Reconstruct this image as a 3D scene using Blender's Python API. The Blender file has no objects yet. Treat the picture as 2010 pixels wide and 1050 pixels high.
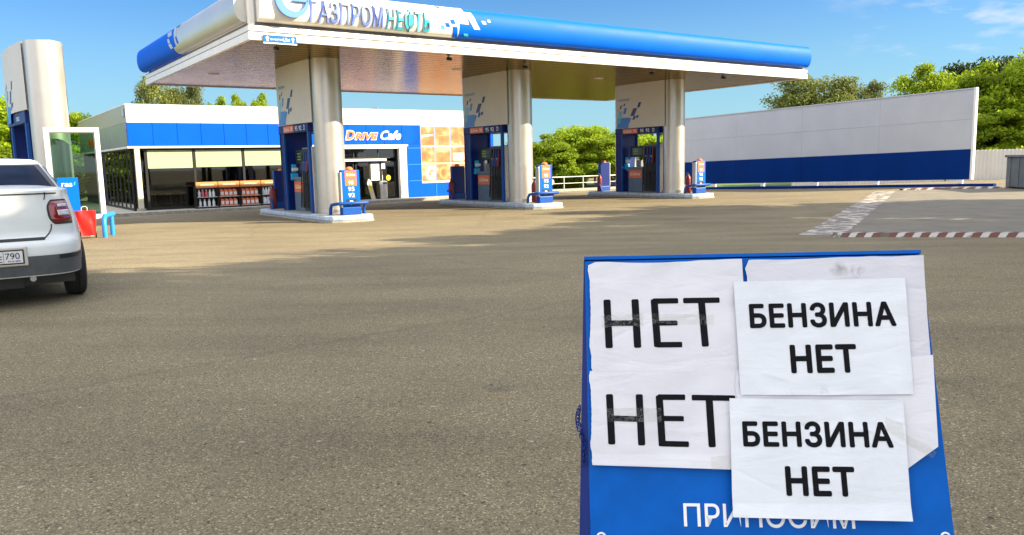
import bpy, bmesh, math, random
import numpy as np
from mathutils import Vector, Matrix
R = math.radians
PI = math.pi
sc = bpy.context.scene
COL = sc.collection

# ------------------------------------------------------------------ camera
PITCH, ROLL, EYE = R(7.69), R(1.3), 1.55
cam_d = bpy.data.cameras.new('camera'); cam = bpy.data.objects.new('camera', cam_d); COL.objects.link(cam)
cam_d.sensor_width = 36; cam_d.lens = 1540 / 2010 * 36; cam_d.clip_start = .05; cam_d.clip_end = 6000
_F = Vector((0, math.cos(PITCH), -math.sin(PITCH))); _U = Vector((0, math.sin(PITCH), math.cos(PITCH))); _X = Vector((1, 0, 0))
_r = _X * math.cos(ROLL) - _U * math.sin(ROLL); _u = _X * math.sin(ROLL) + _U * math.cos(ROLL)
cam.matrix_world = Matrix(((_r.x, _u.x, -_F.x, 0), (_r.y, _u.y, -_F.y, 0), (_r.z, _u.z, -_F.z, EYE), (0, 0, 0, 1)))
sc.camera = cam

# ------------------------------------------------------------------ light
SUN_AZ, SUN_EL = 96.0, 26.0
SUN_STRENGTH, SKY_STRENGTH, EXPOSURE = 4.6, .05, 1.70
sc.view_settings.view_transform = 'Standard'; sc.view_settings.look = 'None'
sc.view_settings.exposure = EXPOSURE; sc.view_settings.gamma = 1
sd = bpy.data.lights.new('sun', 'SUN'); sd.energy = SUN_STRENGTH; sd.angle = R(.5); sd.color = (1, .86, .63)
sun = bpy.data.objects.new('sun', sd); COL.objects.link(sun)
_s = Vector((math.sin(R(SUN_AZ)) * math.cos(R(SUN_EL)), math.cos(R(SUN_AZ)) * math.cos(R(SUN_EL)), math.sin(R(SUN_EL))))
sun.rotation_euler = _s.to_track_quat('Z', 'Y').to_euler()
W = bpy.data.worlds.new('World'); sc.world = W; W.use_nodes = True
nt = W.node_tree; nt.nodes.clear()
def wn(t, **k):
    n = nt.nodes.new(t)
    for a, b in k.items(): setattr(n, a, b)
    return n
sky = wn('ShaderNodeTexSky', sky_type='NISHITA', sun_disc=False, sun_elevation=R(SUN_EL), sun_rotation=R(SUN_AZ))
sky.altitude = 0; sky.air_density = 1.0; sky.dust_density = .8; sky.ozone_density = 2.2
tint = wn('ShaderNodeMix', data_type='RGBA', blend_type='MULTIPLY'); tint.inputs[0].default_value = 1
tint.inputs[7].default_value = (.38, .74, 1.14, 1)
tc = wn('ShaderNodeTexCoord'); mp = wn('ShaderNodeMapping'); mp.inputs['Scale'].default_value = (5, 5, 17); mp.inputs['Rotation'].default_value = (0, R(-12), R(20))
nz = wn('ShaderNodeTexNoise'); nz.inputs['Scale'].default_value = 2.3; nz.inputs['Detail'].default_value = 7; nz.inputs['Roughness'].default_value = .58
cr = wn('ShaderNodeValToRGB'); cr.color_ramp.elements[0].position = .52; cr.color_ramp.elements[1].position = .74
# cloud bank round one direction of the sky (to the right of the station)
dv = wn('ShaderNodeVectorMath', operation='DOT_PRODUCT'); dv.inputs[1].default_value = (.56, .80, .205)
mr = wn('ShaderNodeMapRange'); mr.inputs[1].default_value = .965; mr.inputs[2].default_value = .997; mr.inputs[3].default_value = 0; mr.inputs[4].default_value = .75
mm = wn('ShaderNodeMath', operation='MULTIPLY'); cm = wn('ShaderNodeMix', data_type='RGBA'); cm.inputs[7].default_value = (6.2, 6.2, 6.2, 1)
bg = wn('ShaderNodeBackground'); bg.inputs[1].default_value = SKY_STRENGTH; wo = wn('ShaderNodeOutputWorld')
L = nt.links.new
L(sky.outputs[0], tint.inputs[6]); L(tc.outputs['Generated'], mp.inputs[0]); L(mp.outputs[0], nz.inputs[0]); L(nz.outputs[0], cr.inputs[0])
L(tc.outputs['Generated'], dv.inputs[0]); L(dv.outputs['Value'], mr.inputs[0]); L(mr.outputs[0], mm.inputs[0]); L(cr.outputs[0], mm.inputs[1])
hz = wn('ShaderNodeSeparateXYZ'); L(tc.outputs['Generated'], hz.inputs[0])
hr = wn('ShaderNodeMapRange', interpolation_type='SMOOTHSTEP'); hr.inputs[1].default_value = .24; hr.inputs[2].default_value = -.02; hr.inputs[3].default_value = 0; hr.inputs[4].default_value = .85; L(hz.outputs[2], hr.inputs[0])
pale = wn('ShaderNodeMix', data_type='RGBA'); pale.inputs[7].default_value = (2.9, 4.9, 5.5, 1); L(hr.outputs[0], pale.inputs[0]); L(tint.outputs[2], pale.inputs[6])
L(mm.outputs[0], cm.inputs[0]); L(pale.outputs[2], cm.inputs[6]); L(bg.outputs[0], wo.inputs[0])
# unseen broken white cloud, added overhead and behind the viewpoint to brighten the shade
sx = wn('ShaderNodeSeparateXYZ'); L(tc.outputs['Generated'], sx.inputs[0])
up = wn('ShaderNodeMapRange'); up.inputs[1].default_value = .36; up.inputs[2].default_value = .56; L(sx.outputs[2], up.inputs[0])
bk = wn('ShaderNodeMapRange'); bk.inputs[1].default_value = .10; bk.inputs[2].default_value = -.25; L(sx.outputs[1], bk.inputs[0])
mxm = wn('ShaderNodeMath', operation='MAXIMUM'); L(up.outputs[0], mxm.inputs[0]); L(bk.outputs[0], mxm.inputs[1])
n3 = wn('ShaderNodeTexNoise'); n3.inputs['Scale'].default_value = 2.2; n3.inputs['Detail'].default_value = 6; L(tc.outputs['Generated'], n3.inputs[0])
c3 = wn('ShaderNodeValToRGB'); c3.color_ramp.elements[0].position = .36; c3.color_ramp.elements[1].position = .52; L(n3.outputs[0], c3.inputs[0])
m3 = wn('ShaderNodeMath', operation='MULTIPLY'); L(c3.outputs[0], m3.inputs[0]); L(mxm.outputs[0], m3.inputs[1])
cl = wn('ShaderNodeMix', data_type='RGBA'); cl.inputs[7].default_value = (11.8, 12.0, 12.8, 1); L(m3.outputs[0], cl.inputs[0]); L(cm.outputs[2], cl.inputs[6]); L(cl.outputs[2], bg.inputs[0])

# ------------------------------------------------------------------ helpers: tags and meshes
def tag(o, label=None, cat=None, group=None, kind=None):
    if label: o['label'] = label
    if cat: o['category'] = cat
    if group: o['group'] = group
    if kind: o['kind'] = kind
    return o
def empty(name, loc, rz=0, label=None, cat=None, group=None):
    o = bpy.data.objects.new(name, None); COL.objects.link(o); o.empty_display_size = .2
    o.location = loc; o.rotation_euler = (0, 0, rz); return tag(o, label, cat, group)
def copy_tree(o, parent=None):
    c = o.copy(); COL.objects.link(c)
    if parent is not None: c.parent = parent
    for ch in list(o.children): copy_tree(ch, c)
    return c
class MB:
    def __init__(s): s.v = []; s.f = []; s.m = []; s.cur = 0
    def mat(s, i): s.cur = i; return s
    def add(s, vs, fs):
        b = len(s.v); s.v += [tuple(p) for p in vs]
        for f in fs: s.f.append(tuple(b + i for i in f)); s.m.append(s.cur)
        return s
    def box(s, x0, x1, y0, y1, z0, z1):
        return s.add([(x0,y0,z0),(x1,y0,z0),(x1,y1,z0),(x0,y1,z0),(x0,y0,z1),(x1,y0,z1),(x1,y1,z1),(x0,y1,z1)],
                     [(0,3,2,1),(4,5,6,7),(0,1,5,4),(1,2,6,5),(2,3,7,6),(3,0,4,7)])
    def quad(s, a, b, c, d): return s.add([a,b,c,d], [(0,1,2,3)])
    def prism(s, pts, n):                 # polygon (list of 3d points) extruded by vector n
        k = len(pts); n = Vector(n); P = [Vector(p) for p in pts]
        return s.add(P + [p + n for p in P], [tuple(range(k-1,-1,-1)), tuple(range(k,2*k))] + [(i,(i+1)%k,k+(i+1)%k,k+i) for i in range(k)])
    def tube(s, pts, r, seg=10, cap=True, r_end=None):
        P = [Vector(p) for p in pts]; n = len(P); rings = []; up = None
        for i, p in enumerate(P):
            t = (P[min(i+1,n-1)] - P[max(i-1,0)]).normalized()
            if up is None: up = Vector((0,0,1)) if abs(t.z) < .9 else Vector((1,0,0))
            a = t.cross(up).normalized(); b = a.cross(t).normalized(); up = b
            rr = r if r_end is None else r + (r_end - r) * i / (n - 1)
            if isinstance(r, (list, tuple)): rr = r[i]
            rings.append([p + (a*math.cos(2*PI*k/seg) + b*math.sin(2*PI*k/seg)) * rr for k in range(seg)])
        vs = [q for ring in rings for q in ring]
        fs = [(i*seg+k, i*seg+(k+1)%seg, (i+1)*seg+(k+1)%seg, (i+1)*seg+k) for i in range(n-1) for k in range(seg)]
        fs = [f[::-1] for f in fs]
        if cap: fs += [tuple(range(seg)), tuple((n-1)*seg + k for k in range(seg-1,-1,-1))]
        return s.add(vs, fs)
    def lathe(s, prof, c=(0,0), seg=24):  # profile [(r,z)]
        vs = [(c[0]+r*math.cos(2*PI*k/seg), c[1]+r*math.sin(2*PI*k/seg), z) for r, z in prof for k in range(seg)]
        n = len(prof)
        fs = [(i*seg+k, i*seg+(k+1)%seg, (i+1)*seg+(k+1)%seg, (i+1)*seg+k) for i in range(n-1) for k in range(seg)]
        fs += [tuple(range(seg-1,-1,-1)), tuple((n-1)*seg+k for k in range(seg))]
        return s.add(vs, fs)
    def grid(s, fn, nu, nv, us=(0,1), vs_=(0,1)):
        vs = [fn(us[0]+(us[1]-us[0])*i/nu, vs_[0]+(vs_[1]-vs_[0])*j/nv) for j in range(nv+1) for i in range(nu+1)]
        return s.add(vs, [(j*(nu+1)+i, j*(nu+1)+i+1, (j+1)*(nu+1)+i+1, (j+1)*(nu+1)+i) for j in range(nv) for i in range(nu)])
    def text(s, t, o, right, up, h, bold=0., shear=0., depth=0., xs=1., align='LEFT', space=1., fn=None, sub=0, width=None):
        vs, fs = text_geo(t, bold, shear, depth / h if h else 0, space, sub)
        xsz = max(p[0] for p in vs) - min(p[0] for p in vs); x0 = min(p[0] for p in vs)
        if width: xs = width / (xsz * h)
        off = {'LEFT': 0, 'CENTER': -.5*xsz, 'RIGHT': -xsz}[align]
        o, right, up = Vector(o), Vector(right).normalized(), Vector(up).normalized(); n = right.cross(up)
        out = []
        for x, y, z in vs:
            X, Y, Z = (x - x0 + off) * h * xs, y * h, z * h
            out.append(fn(X, Y, Z) if fn else o + right*X + up*Y + n*Z)
        return s.add(out, fs)
    def bold_text(s, t, bold, fn, h, **k):   # heavier face: copies nudged round a small circle
        for i in range(9):
            a = i*PI/4; dx, dy = (0, 0) if i == 8 else (bold*h*math.cos(a), bold*h*math.sin(a))
            s.text(t, (0,0,0), (1,0,0), (0,1,0), h, fn=(lambda X, Y, Z, dx=dx, dy=dy, i=i: fn(X+dx, Y+dy, i*.00004)), **k)
        return s
    def build(s, name, mats, parent=None, smooth=None, bevel=0., seg=2, loc=None):
        me = bpy.data.meshes.new(name); me.from_pydata([tuple(p) for p in s.v], [], s.f)
        if not isinstance(mats, (list, tuple)): mats = [mats]
        for m in mats: me.materials.append(m)
        if any(s.m): me.polygons.foreach_set('material_index', s.m)
        if smooth is not None:
            me.polygons.foreach_set('use_smooth', [True]*len(me.polygons)); me.set_sharp_from_angle(angle=R(smooth))
        me.update(); o = bpy.data.objects.new(name, me); COL.objects.link(o)
        if parent is not None: o.parent = parent
        if loc is not None: o.location = loc
        if bevel:
            b = o.modifiers.new('bevel', 'BEVEL'); b.width = bevel; b.segments = seg; b.limit_method = 'ANGLE'; b.angle_limit = R(40)
        return o
_tc = {}
def text_geo(t, bold, shear, depth, space, sub):
    k = (t, bold, shear, round(depth, 4), space, sub)
    if k in _tc: return _tc[k]
    cu = bpy.data.curves.new('t', 'FONT'); cu.body = t; cu.offset = bold; cu.shear = shear; cu.extrude = depth/2; cu.space_character = space
    cu.resolution_u = 4; cu.size = 1.375      # cap height of the built-in face is about .727 em
    ob = bpy.data.objects.new('t', cu); COL.objects.link(ob); bpy.context.view_layer.update()
    me = bpy.data.meshes.new_from_object(ob.evaluated_get(bpy.context.evaluated_depsgraph_get()))
    if sub:
        bm = bmesh.new(); bm.from_mesh(me); bmesh.ops.triangulate(bm, faces=bm.faces[:])
        for _ in range(sub):
            es = [e for e in bm.edges if e.calc_length() > .09]
            if es: bmesh.ops.subdivide_edges(bm, edges=es, cuts=1)
            bmesh.ops.triangulate(bm, faces=bm.faces[:])
        bm.to_mesh(me); bm.free()
    vs = [tuple(v.co) for v in me.vertices]; fs = [tuple(p.vertices) for p in me.polygons]
    bpy.data.objects.remove(ob); bpy.data.curves.remove(cu); bpy.data.meshes.remove(me)
    _tc[k] = (vs, fs); return _tc[k]

# ------------------------------------------------------------------ materials
def mat(name, col, rough=.5, metal=0., var=.0, vscale=4., bump=0., bscale=40., spec=.5, coat=0., col2=None, detail=5, emit=None, coord='Object', trans=0., stretch=None):
    m = bpy.data.materials.new(name); m.use_nodes = True; t = m.node_tree; b = t.nodes['Principled BSDF']
    b.inputs['Base Color'].default_value = (*col, 1); b.inputs['Roughness'].default_value = rough; b.inputs['Metallic'].default_value = metal
    b.inputs['Specular IOR Level'].default_value = spec; b.inputs['Coat Weight'].default_value = coat; b.inputs['Coat Roughness'].default_value = .06
    b.inputs['Transmission Weight'].default_value = trans
    if emit: b.inputs['Emission Color'].default_value = (*emit[0], 1); b.inputs['Emission Strength'].default_value = emit[1]
    tcn = t.nodes.new('ShaderNodeTexCoord'); src = tcn.outputs[coord]
    if stretch:
        mpn = t.nodes.new('ShaderNodeMapping'); mpn.inputs['Scale'].default_value = stretch; t.links.new(src, mpn.inputs[0]); src = mpn.outputs[0]
    if var or col2:
        n = t.nodes.new('ShaderNodeTexNoise'); n.inputs['Scale'].default_value = vscale; n.inputs['Detail'].default_value = detail; n.inputs['Roughness'].default_value = .6
        t.links.new(src, n.inputs[0])
        r = t.nodes.new('ShaderNodeValToRGB'); c2 = col2 or tuple(max(0, c*(1-var)) for c in col); c1 = col if col2 else tuple(min(1, c*(1+var*.6)) for c in col)
        r.color_ramp.elements[0].position = .33; r.color_ramp.elements[1].position = .67
        r.color_ramp.elements[0].color = (*c2, 1); r.color_ramp.elements[1].color = (*c1, 1)
        t.links.new(n.outputs[0], r.inputs[0]); t.links.new(r.outputs[0], b.inputs['Base Color'])
        rr = t.nodes.new('ShaderNodeMapRange'); rr.inputs[3].default_value = max(0, rough-.06); rr.inputs[4].default_value = min(1, rough+.08)
        t.links.new(n.outputs[0], rr.inputs[0]); t.links.new(rr.outputs[0], b.inputs['Roughness'])
    if bump:
        n2 = t.nodes.new('ShaderNodeTexNoise'); n2.inputs['Scale'].default_value = bscale; n2.inputs['Detail'].default_value = 4; t.links.new(src, n2.inputs[0])
        bp = t.nodes.new('ShaderNodeBump'); bp.inputs['Strength'].default_value = bump; bp.inputs['Distance'].default_value = .02
        t.links.new(n2.outputs[0], bp.inputs['Height']); t.links.new(bp.outputs[0], b.inputs['Normal'])
    return m
M = {}
M['white'] = mat('white_panel', (.80,.78,.73), .38, var=.05, vscale=1.2)
M['fascia_white'] = mat('fascia_white', (.80,.77,.71), .32, var=.04, vscale=1.0, spec=.6)
M['fascia_silver'] = mat('fascia_silver', (.62,.60,.55), .3, metal=.45, var=.05, vscale=1.0)
M['blue'] = mat('bright_blue_panel', (.001,.112,.66), .50, var=.06, vscale=1.3, spec=.08)
M['store_blue'] = mat('store_blue_panel', (.001,.085,.80), .5, var=.06, vscale=.9, spec=.06)
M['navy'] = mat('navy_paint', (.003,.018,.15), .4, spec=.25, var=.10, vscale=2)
M['wall_blue'] = mat('wall_navy', (.0015,.028,.165), .55, var=.12, vscale=.8, spec=.05, stretch=(1,1,.2))
M['wall_grey'] = mat('wall_grey', (.49,.505,.52), .5, spec=.25, var=.06, vscale=.7, bump=.06, bscale=3)
M['trim'] = mat('white_trim', (.80,.78,.73), .4, var=.05, vscale=2)
M['silver'] = mat('silver_paint', (.55,.53,.485), .34, metal=.68, var=.05, vscale=2.2)
M['panel_beige'] = mat('pillar_panel', (.63,.585,.51), .42, metal=.05, var=.05, vscale=1.5)
M['steel'] = mat('steel', (.55,.55,.55), .3, metal=.9, var=.1, vscale=8)
M['kerb_paint'] = mat('kerb_paint', (.44,.54,.66), .45, var=.25, vscale=7, bump=.1, bscale=25)
M['kerb_stone'] = mat('kerb_stone', (.34,.32,.27), .85, var=.35, vscale=9, bump=.25, bscale=60)
M['kerb_grey'] = mat('kerb_grey', (.17,.145,.115), .85, var=.3, vscale=6, bump=.2, bscale=50)
M['concrete'] = mat('concrete', (.40,.37,.31), .85, var=.22, vscale=3, bump=.2, bscale=50)
M['pipe_blue'] = mat('pipe_blue', (.004,.065,.30), .42, spec=.25, var=.12, vscale=10)
M['hoop_blue'] = mat('hoop_blue', (.01,.22,.66), .4, var=.12, vscale=12)
M['orange'] = mat('orange_panel', (.74,.16,.035), .4, var=.08, vscale=5)
M['rack_orange'] = mat('rack_orange', (.72,.24,.07), .5, var=.12, vscale=5)
M['red'] = mat('red_paint', (.60,.012,.010), .33, var=.14, vscale=6)
M['dark_red'] = mat('dark_red', (.17,.005,.007), .4, var=.14, vscale=6)
M['black'] = mat('black_plastic', (.012,.012,.013), .45, var=.2, vscale=12)
M['rubber'] = mat('rubber', (.016,.016,.017), .75, var=.3, vscale=20, bump=.2, bscale=80)
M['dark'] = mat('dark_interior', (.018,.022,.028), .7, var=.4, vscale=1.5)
M['grey'] = mat('grey_plastic', (.20,.21,.22), .5, var=.12, vscale=8)
M['dispenser_grey'] = mat('dispenser_grey', (.10,.15,.22), .42, var=.12, vscale=5)
M['screen'] = mat('screen', (.012,.03,.02), .15)
M['lcd'] = mat('lcd', (.16,.26,.10), .3)
M['letter_white'] = mat('letter_white', (.85,.85,.83), .45)
M['letter_black'] = mat('letter_black', (.005,.005,.007), .6, var=.5, vscale=60, spec=.12)
M['letter_peri'] = mat('letter_periwinkle', (.17,.25,.66), .4)
M['letter_cyan'] = mat('letter_cyan', (.05,.45,.55), .4)
M['letter_orange'] = mat('letter_orange', (.85,.17,.03), .4)
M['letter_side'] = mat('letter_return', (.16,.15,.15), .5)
M['emblem'] = mat('emblem_blue', (.10,.24,.68), .35)
M['px_navy'] = mat('pixel_navy', (.010,.04,.17), .4)
M['px_blue'] = mat('pixel_blue', (.02,.20,.62), .4)
M['px_cyan'] = mat('pixel_cyan', (.06,.50,.62), .4)
M['px_light'] = mat('pixel_pale', (.40,.52,.62), .4)
M['cyan'] = mat('cyan_plastic', (.03,.42,.80), .4)
M['yellow'] = mat('yellow', (.80,.62,.02), .5)
M['blind'] = mat('roller_blind', (.34,.41,.25), .8, var=.03, vscale=2)
M['car'] = mat('car_paint', (.70,.725,.70), .3, var=.03, vscale=2, coat=.5)
M['car_glass'] = mat('car_glass', (.004,.010,.030), .10, spec=.08)
M['car_glass'].node_tree.nodes['Principled BSDF'].inputs['IOR'].default_value = 1.12
M['lamp_red'] = mat('lamp_red', (.20,.004,.008), .12, coat=.7)
M['lamp_clear'] = mat('lamp_clear', (.62,.58,.56), .16, coat=1., var=.3, vscale=25)
M['bumper'] = mat('bumper_grey', (.085,.095,.10), .5, var=.15, vscale=10)
M['plate'] = mat('plate_white', (.72,.72,.70), .4)
M['sign_blue'] = mat('sign_blue', (.001,.108,.46), .45, var=.13, vscale=16, spec=.10)
M['bark'] = mat('bark', (.11,.085,.06), .9, var=.4, vscale=6, bump=.5, bscale=20)
M['fence_white'] = mat('fence_white', (.56,.54,.50), .45, var=.08, vscale=1.5)
M['container'] = mat('container', (.12,.14,.145), .6, var=.15, vscale=3)
M['goods_white'] = mat('goods_white', (.74,.77,.78), .4)
M['goods_orange'] = mat('goods_orange', (.80,.20,.06), .4)
M['goods_pink'] = mat('goods_pink', (.62,.12,.16), .4)
M['cream'] = mat('cream', (.62,.56,.42), .5, var=.06, vscale=4)
M['zinc'] = mat('zinc_pipe', (.50,.48,.43), .5, metal=.3, var=.15, vscale=9)
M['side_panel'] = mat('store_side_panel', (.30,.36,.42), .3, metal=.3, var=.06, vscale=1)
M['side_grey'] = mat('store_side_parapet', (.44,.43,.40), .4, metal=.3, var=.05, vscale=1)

def glass(name, tintc, ior=1.5, gl=1.0):
    m = bpy.data.materials.new(name); m.use_nodes = True; t = m.node_tree; t.nodes.clear()
    o = t.nodes.new('ShaderNodeOutputMaterial'); mx = t.nodes.new('ShaderNodeMixShader'); tr = t.nodes.new('ShaderNodeBsdfTransparent'); g = t.nodes.new('ShaderNodeBsdfGlossy')
    fr = t.nodes.new('ShaderNodeFresnel'); fr.inputs[0].default_value = ior; tr.inputs[0].default_value = (*tintc, 1); g.inputs['Roughness'].default_value = .02
    g.inputs[0].default_value = (gl, gl, gl, 1)
    if ior > 2:                          # mirror-coated side panes
        mxx = t.nodes.new('ShaderNodeMath'); mxx.operation = 'MAXIMUM'; mxx.inputs[1].default_value = .8; t.links.new(fr.outputs[0], mxx.inputs[0]); t.links.new(mxx.outputs[0], mx.inputs[0])
    else: t.links.new(fr.outputs[0], mx.inputs[0])
    t.links.new(tr.outputs[0], mx.inputs[1]); t.links.new(g.outputs[0], mx.inputs[2]); t.links.new(mx.outputs[0], o.inputs[0]); return m
M['glass'] = glass('shop_glass', (.55,.60,.60), 1.5)
M['glass_side'] = glass('side_glass', (.16,.18,.16), 3.0)
M['signal_blue'] = mat('signal_blue', (.008,.12,.34), .45, spec=.2)
M['glass_booth'] = glass('screen_glass', (.52,.70,.56), 1.55)

def asphalt():
    m = bpy.data.materials.new('asphalt'); m.use_nodes = True; t = m.node_tree; b = t.nodes['Principled BSDF']; N = t.nodes.new; K = t.links.new
    tcn = N('ShaderNodeTexCoord'); P = tcn.outputs['Object']
    def noise(sc_, det=4, rough=.55, st=None):
        n = N('ShaderNodeTexNoise'); n.inputs['Scale'].default_value = sc_; n.inputs['Detail'].default_value = det; n.inputs['Roughness'].default_value = rough
        if st:
            q = N('ShaderNodeMapping'); q.inputs['Scale'].default_value = st; q.inputs['Rotation'].default_value = (0,0,R(8)); K(P, q.inputs[0]); K(q.outputs[0], n.inputs[0])
        else: K(P, n.inputs[0])
        return n.outputs[0]
    def ramp(x, stops):
        r = N('ShaderNodeValToRGB'); e = r.color_ramp.elements
        while len(e) < len(stops): e.new(.5)
        for i, (p, c) in enumerate(stops): e[i].position = p; e[i].color = (*c, 1) if len(c) == 3 else c
        K(x, r.inputs[0]); return r.outputs[0]
    def mix(a, c, f, bt='MIX'):
        x = N('ShaderNodeMix'); x.data_type = 'RGBA'; x.blend_type = bt
        if isinstance(f, (int, float)): x.inputs[0].default_value = f
        else: K(f, x.inputs[0])
        for s_, v_ in ((6, a), (7, c)):
            if isinstance(v_, tuple): x.inputs[s_].default_value = (*v_, 1)
            else: K(v_, x.inputs[s_])
        return x.outputs[2]
    big = ramp(noise(.33, 6, .6), [(.3, (.180,.150,.092)), (.7, (.232,.195,.122))])
    v = N('ShaderNodeTexVoronoi'); v.inputs['Scale'].default_value = 165; v.inputs['Randomness'].default_value = 1; K(P, v.inputs[0])
    sp = N('ShaderNodeSeparateColor'); K(v.outputs['Color'], sp.inputs[0])
    st1 = ramp(sp.outputs[0], [(0, (.30,.29,.27)), (.22, (.76,.75,.73)), (.72, (1.04,1.03,1.0)), (.92, (1.35,1.33,1.3)), (1, (2.6,2.55,2.45))])
    c = mix(big, st1, .9, 'MULTIPLY')
    fine = ramp(noise(75, 6, .72), [(.34, (.55,.54,.52)), (.5, (.98,.98,.98)), (.7, (1.45,1.43,1.4))])
    c = mix(c, fine, .6, 'MULTIPLY')
    wear = ramp(noise(.75, 6, .62, (.45, 1.7, 1)), [(.33, (.76,.76,.77)), (.5, (1.0,1.0,1.0)), (.67, (1.18,1.17,1.14))])
    c = mix(c, wear, .8, 'MULTIPLY')
    oil = ramp(noise(1.1, 4, .55), [(.66, (0,0,0)), (.76, (.45,.45,.45))])
    c = mix(c, (.06,.055,.05), oil)
    rust = ramp(noise(1.15, 2, .4), [(.725, (0,0,0)), (.78, (.45,.45,.45))])
    c = mix(c, (.30,.19,.08), rust)
    scuff = ramp(noise(3.2, 6, .75), [(.70, (0,0,0)), (.76, (.4,.4,.4))])
    c = mix(c, (.38,.35,.30), scuff)
    for sc_, rad, colr in ((2.3, .022, (.03,.027,.022)), (1.4, .016, (.42,.39,.33)), (4.1, .016, (.05,.045,.038))):   # dropped grit and specks
        dd = N('ShaderNodeTexVoronoi'); dd.voronoi_dimensions = '2D'; dd.inputs['Scale'].default_value = sc_; dm = N('ShaderNodeMapping'); dm.inputs['Location'].default_value = (sc_*3, sc_, 0); K(P, dm.inputs[0])
        dw = N('ShaderNodeTexNoise'); dw.inputs['Scale'].default_value = 22; K(P, dw.inputs[0]); dx = N('ShaderNodeMix'); dx.data_type = 'RGBA'; dx.inputs[0].default_value = .03; K(dm.outputs[0], dx.inputs[6]); K(dw.outputs[1], dx.inputs[7]); K(dx.outputs[2], dd.inputs[0])
        c = mix(c, colr, ramp(dd.outputs['Distance'], [(rad*.6, (.8,.8,.8)), (rad*1.3, (0,0,0))]))
    wv = N('ShaderNodeTexVoronoi'); wv.feature = 'DISTANCE_TO_EDGE'; wv.inputs['Scale'].default_value = .13; wd = N('ShaderNodeTexNoise'); wd.inputs['Scale'].default_value = 1.3; wd.inputs['Detail'].default_value = 6
    va = N('ShaderNodeMix'); va.data_type = 'RGBA'; va.inputs[0].default_value = .3; K(P, wd.inputs[0]); K(P, va.inputs[6]); K(wd.outputs[1], va.inputs[7]); K(va.outputs[2], wv.inputs[0])
    ck = ramp(wv.outputs[0], [(0, (.2,.2,.2)), (.0022, (0,0,0))])
    c = mix(c, (.045,.040,.034), ck)
    K(c, b.inputs['Base Color']); b.inputs['Roughness'].default_value = .88; b.inputs['Specular IOR Level'].default_value = .25
    bp = N('ShaderNodeBump'); bp.inputs['Strength'].default_value = .55; bp.inputs['Distance'].default_value = .006
    ad = N('ShaderNodeMath'); ad.operation = 'ADD'; K(v.outputs['Distance'], ad.inputs[0]); K(noise(60, 4), ad.inputs[1]); K(ad.outputs[0], bp.inputs['Height']); K(bp.outputs[0], b.inputs['Normal'])
    return m
M['asphalt'] = asphalt()
M['pad'] = mat('pad_concrete', (.170,.148,.108), .85, var=.22, vscale=1.3, bump=.25, bscale=60)
M['grass'] = mat('grass', (.10,.16,.02), .9, col2=(.05,.10,.015), vscale=1.2, bump=.6, bscale=20)
def worn_paint(name, col, under, thr, scale):
    m = mat(name, col, .75); t = m.node_tree; b = t.nodes['Principled BSDF']
    tcn = t.nodes.new('ShaderNodeTexCoord'); n = t.nodes.new('ShaderNodeTexNoise'); n.inputs['Scale'].default_value = scale; n.inputs['Detail'].default_value = 8; n.inputs['Roughness'].default_value = .7
    r = t.nodes.new('ShaderNodeValToRGB'); r.color_ramp.elements[0].position = thr; r.color_ramp.elements[1].position = thr + .06
    r.color_ramp.elements[0].color = (*under, 1); r.color_ramp.elements[1].color = (*col, 1)
    t.links.new(tcn.outputs['Object'], n.inputs[0]); t.links.new(n.outputs[0], r.inputs[0]); t.links.new(r.outputs[0], b.inputs['Base Color']); return m
M['mark_white'] = worn_paint('worn_white', (.60,.57,.53), (.20,.17,.14), .40, 3.0)
M['mark_red'] = worn_paint('worn_red', (.19,.075,.060), (.16,.12,.09), .42, 3.0)
M['mark_patch'] = worn_paint('worn_patch', (.50,.44,.37), (.15,.125,.10), .50, 2.6)

def soffit_mat():
    m = mat('soffit_metal', (.50,.40,.25), .22, metal=1.); t = m.node_tree; b = t.nodes['Principled BSDF']; b.inputs['Specular Tint'].default_value = (.62,.50,.32,1); N = t.nodes.new; K = t.links.new
    tcn = N('ShaderNodeTexCoord'); sx = N('ShaderNodeSeparateXYZ'); K(tcn.outputs['Object'], sx.inputs[0])
    # slats run across the canopy; each slat is slightly dished and dented
    q = N('ShaderNodeMath'); q.operation = 'MULTIPLY'; q.inputs[1].default_value = 1/.38; K(sx.outputs[1], q.inputs[0])
    fr = N('ShaderNodeMath'); fr.operation = 'FRACT'; K(q.outputs[0], fr.inputs[0])
    pp = N('ShaderNodeMath'); pp.operation = 'PINGPONG'; pp.inputs[1].default_value = .5; K(fr.outputs[0], pp.inputs[0])
    rp = N('ShaderNodeValToRGB'); rp.color_ramp.elements[0].position = 0; rp.color_ramp.elements[1].position = .13; K(pp.outputs[0], rp.inputs[0])
    n = N('ShaderNodeTexNoise'); mpn = N('ShaderNodeMapping'); mpn.inputs['Scale'].default_value = (.9, 5, 1); K(tcn.outputs['Object'], mpn.inputs[0]); K(mpn.outputs[0], n.inputs[0]); n.inputs['Scale'].default_value = 1.5; n.inputs['Detail'].default_value = 2
    ad = N('ShaderNodeMath'); ad.operation = 'MULTIPLY_ADD'; ad.inputs[1].default_value = .35; K(n.outputs[0], ad.inputs[0]); K(rp.outputs[0], ad.inputs[2])
    bp = N('ShaderNodeBump'); bp.inputs['Strength'].default_value = .6; bp.inputs['Distance'].default_value = .03; K(ad.outputs[0], bp.inputs['Height']); K(bp.outputs[0], b.inputs['Normal'])
    mx = N('ShaderNodeMix'); mx.data_type = 'RGBA'; mx.inputs[6].default_value = (.06,.045,.03,1); mx.inputs[7].default_value = (.50,.40,.25,1); K(rp.outputs[0], mx.inputs[0]); K(mx.outputs[2], b.inputs['Base Color'])
    return m
M['soffit'] = soffit_mat()

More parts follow.
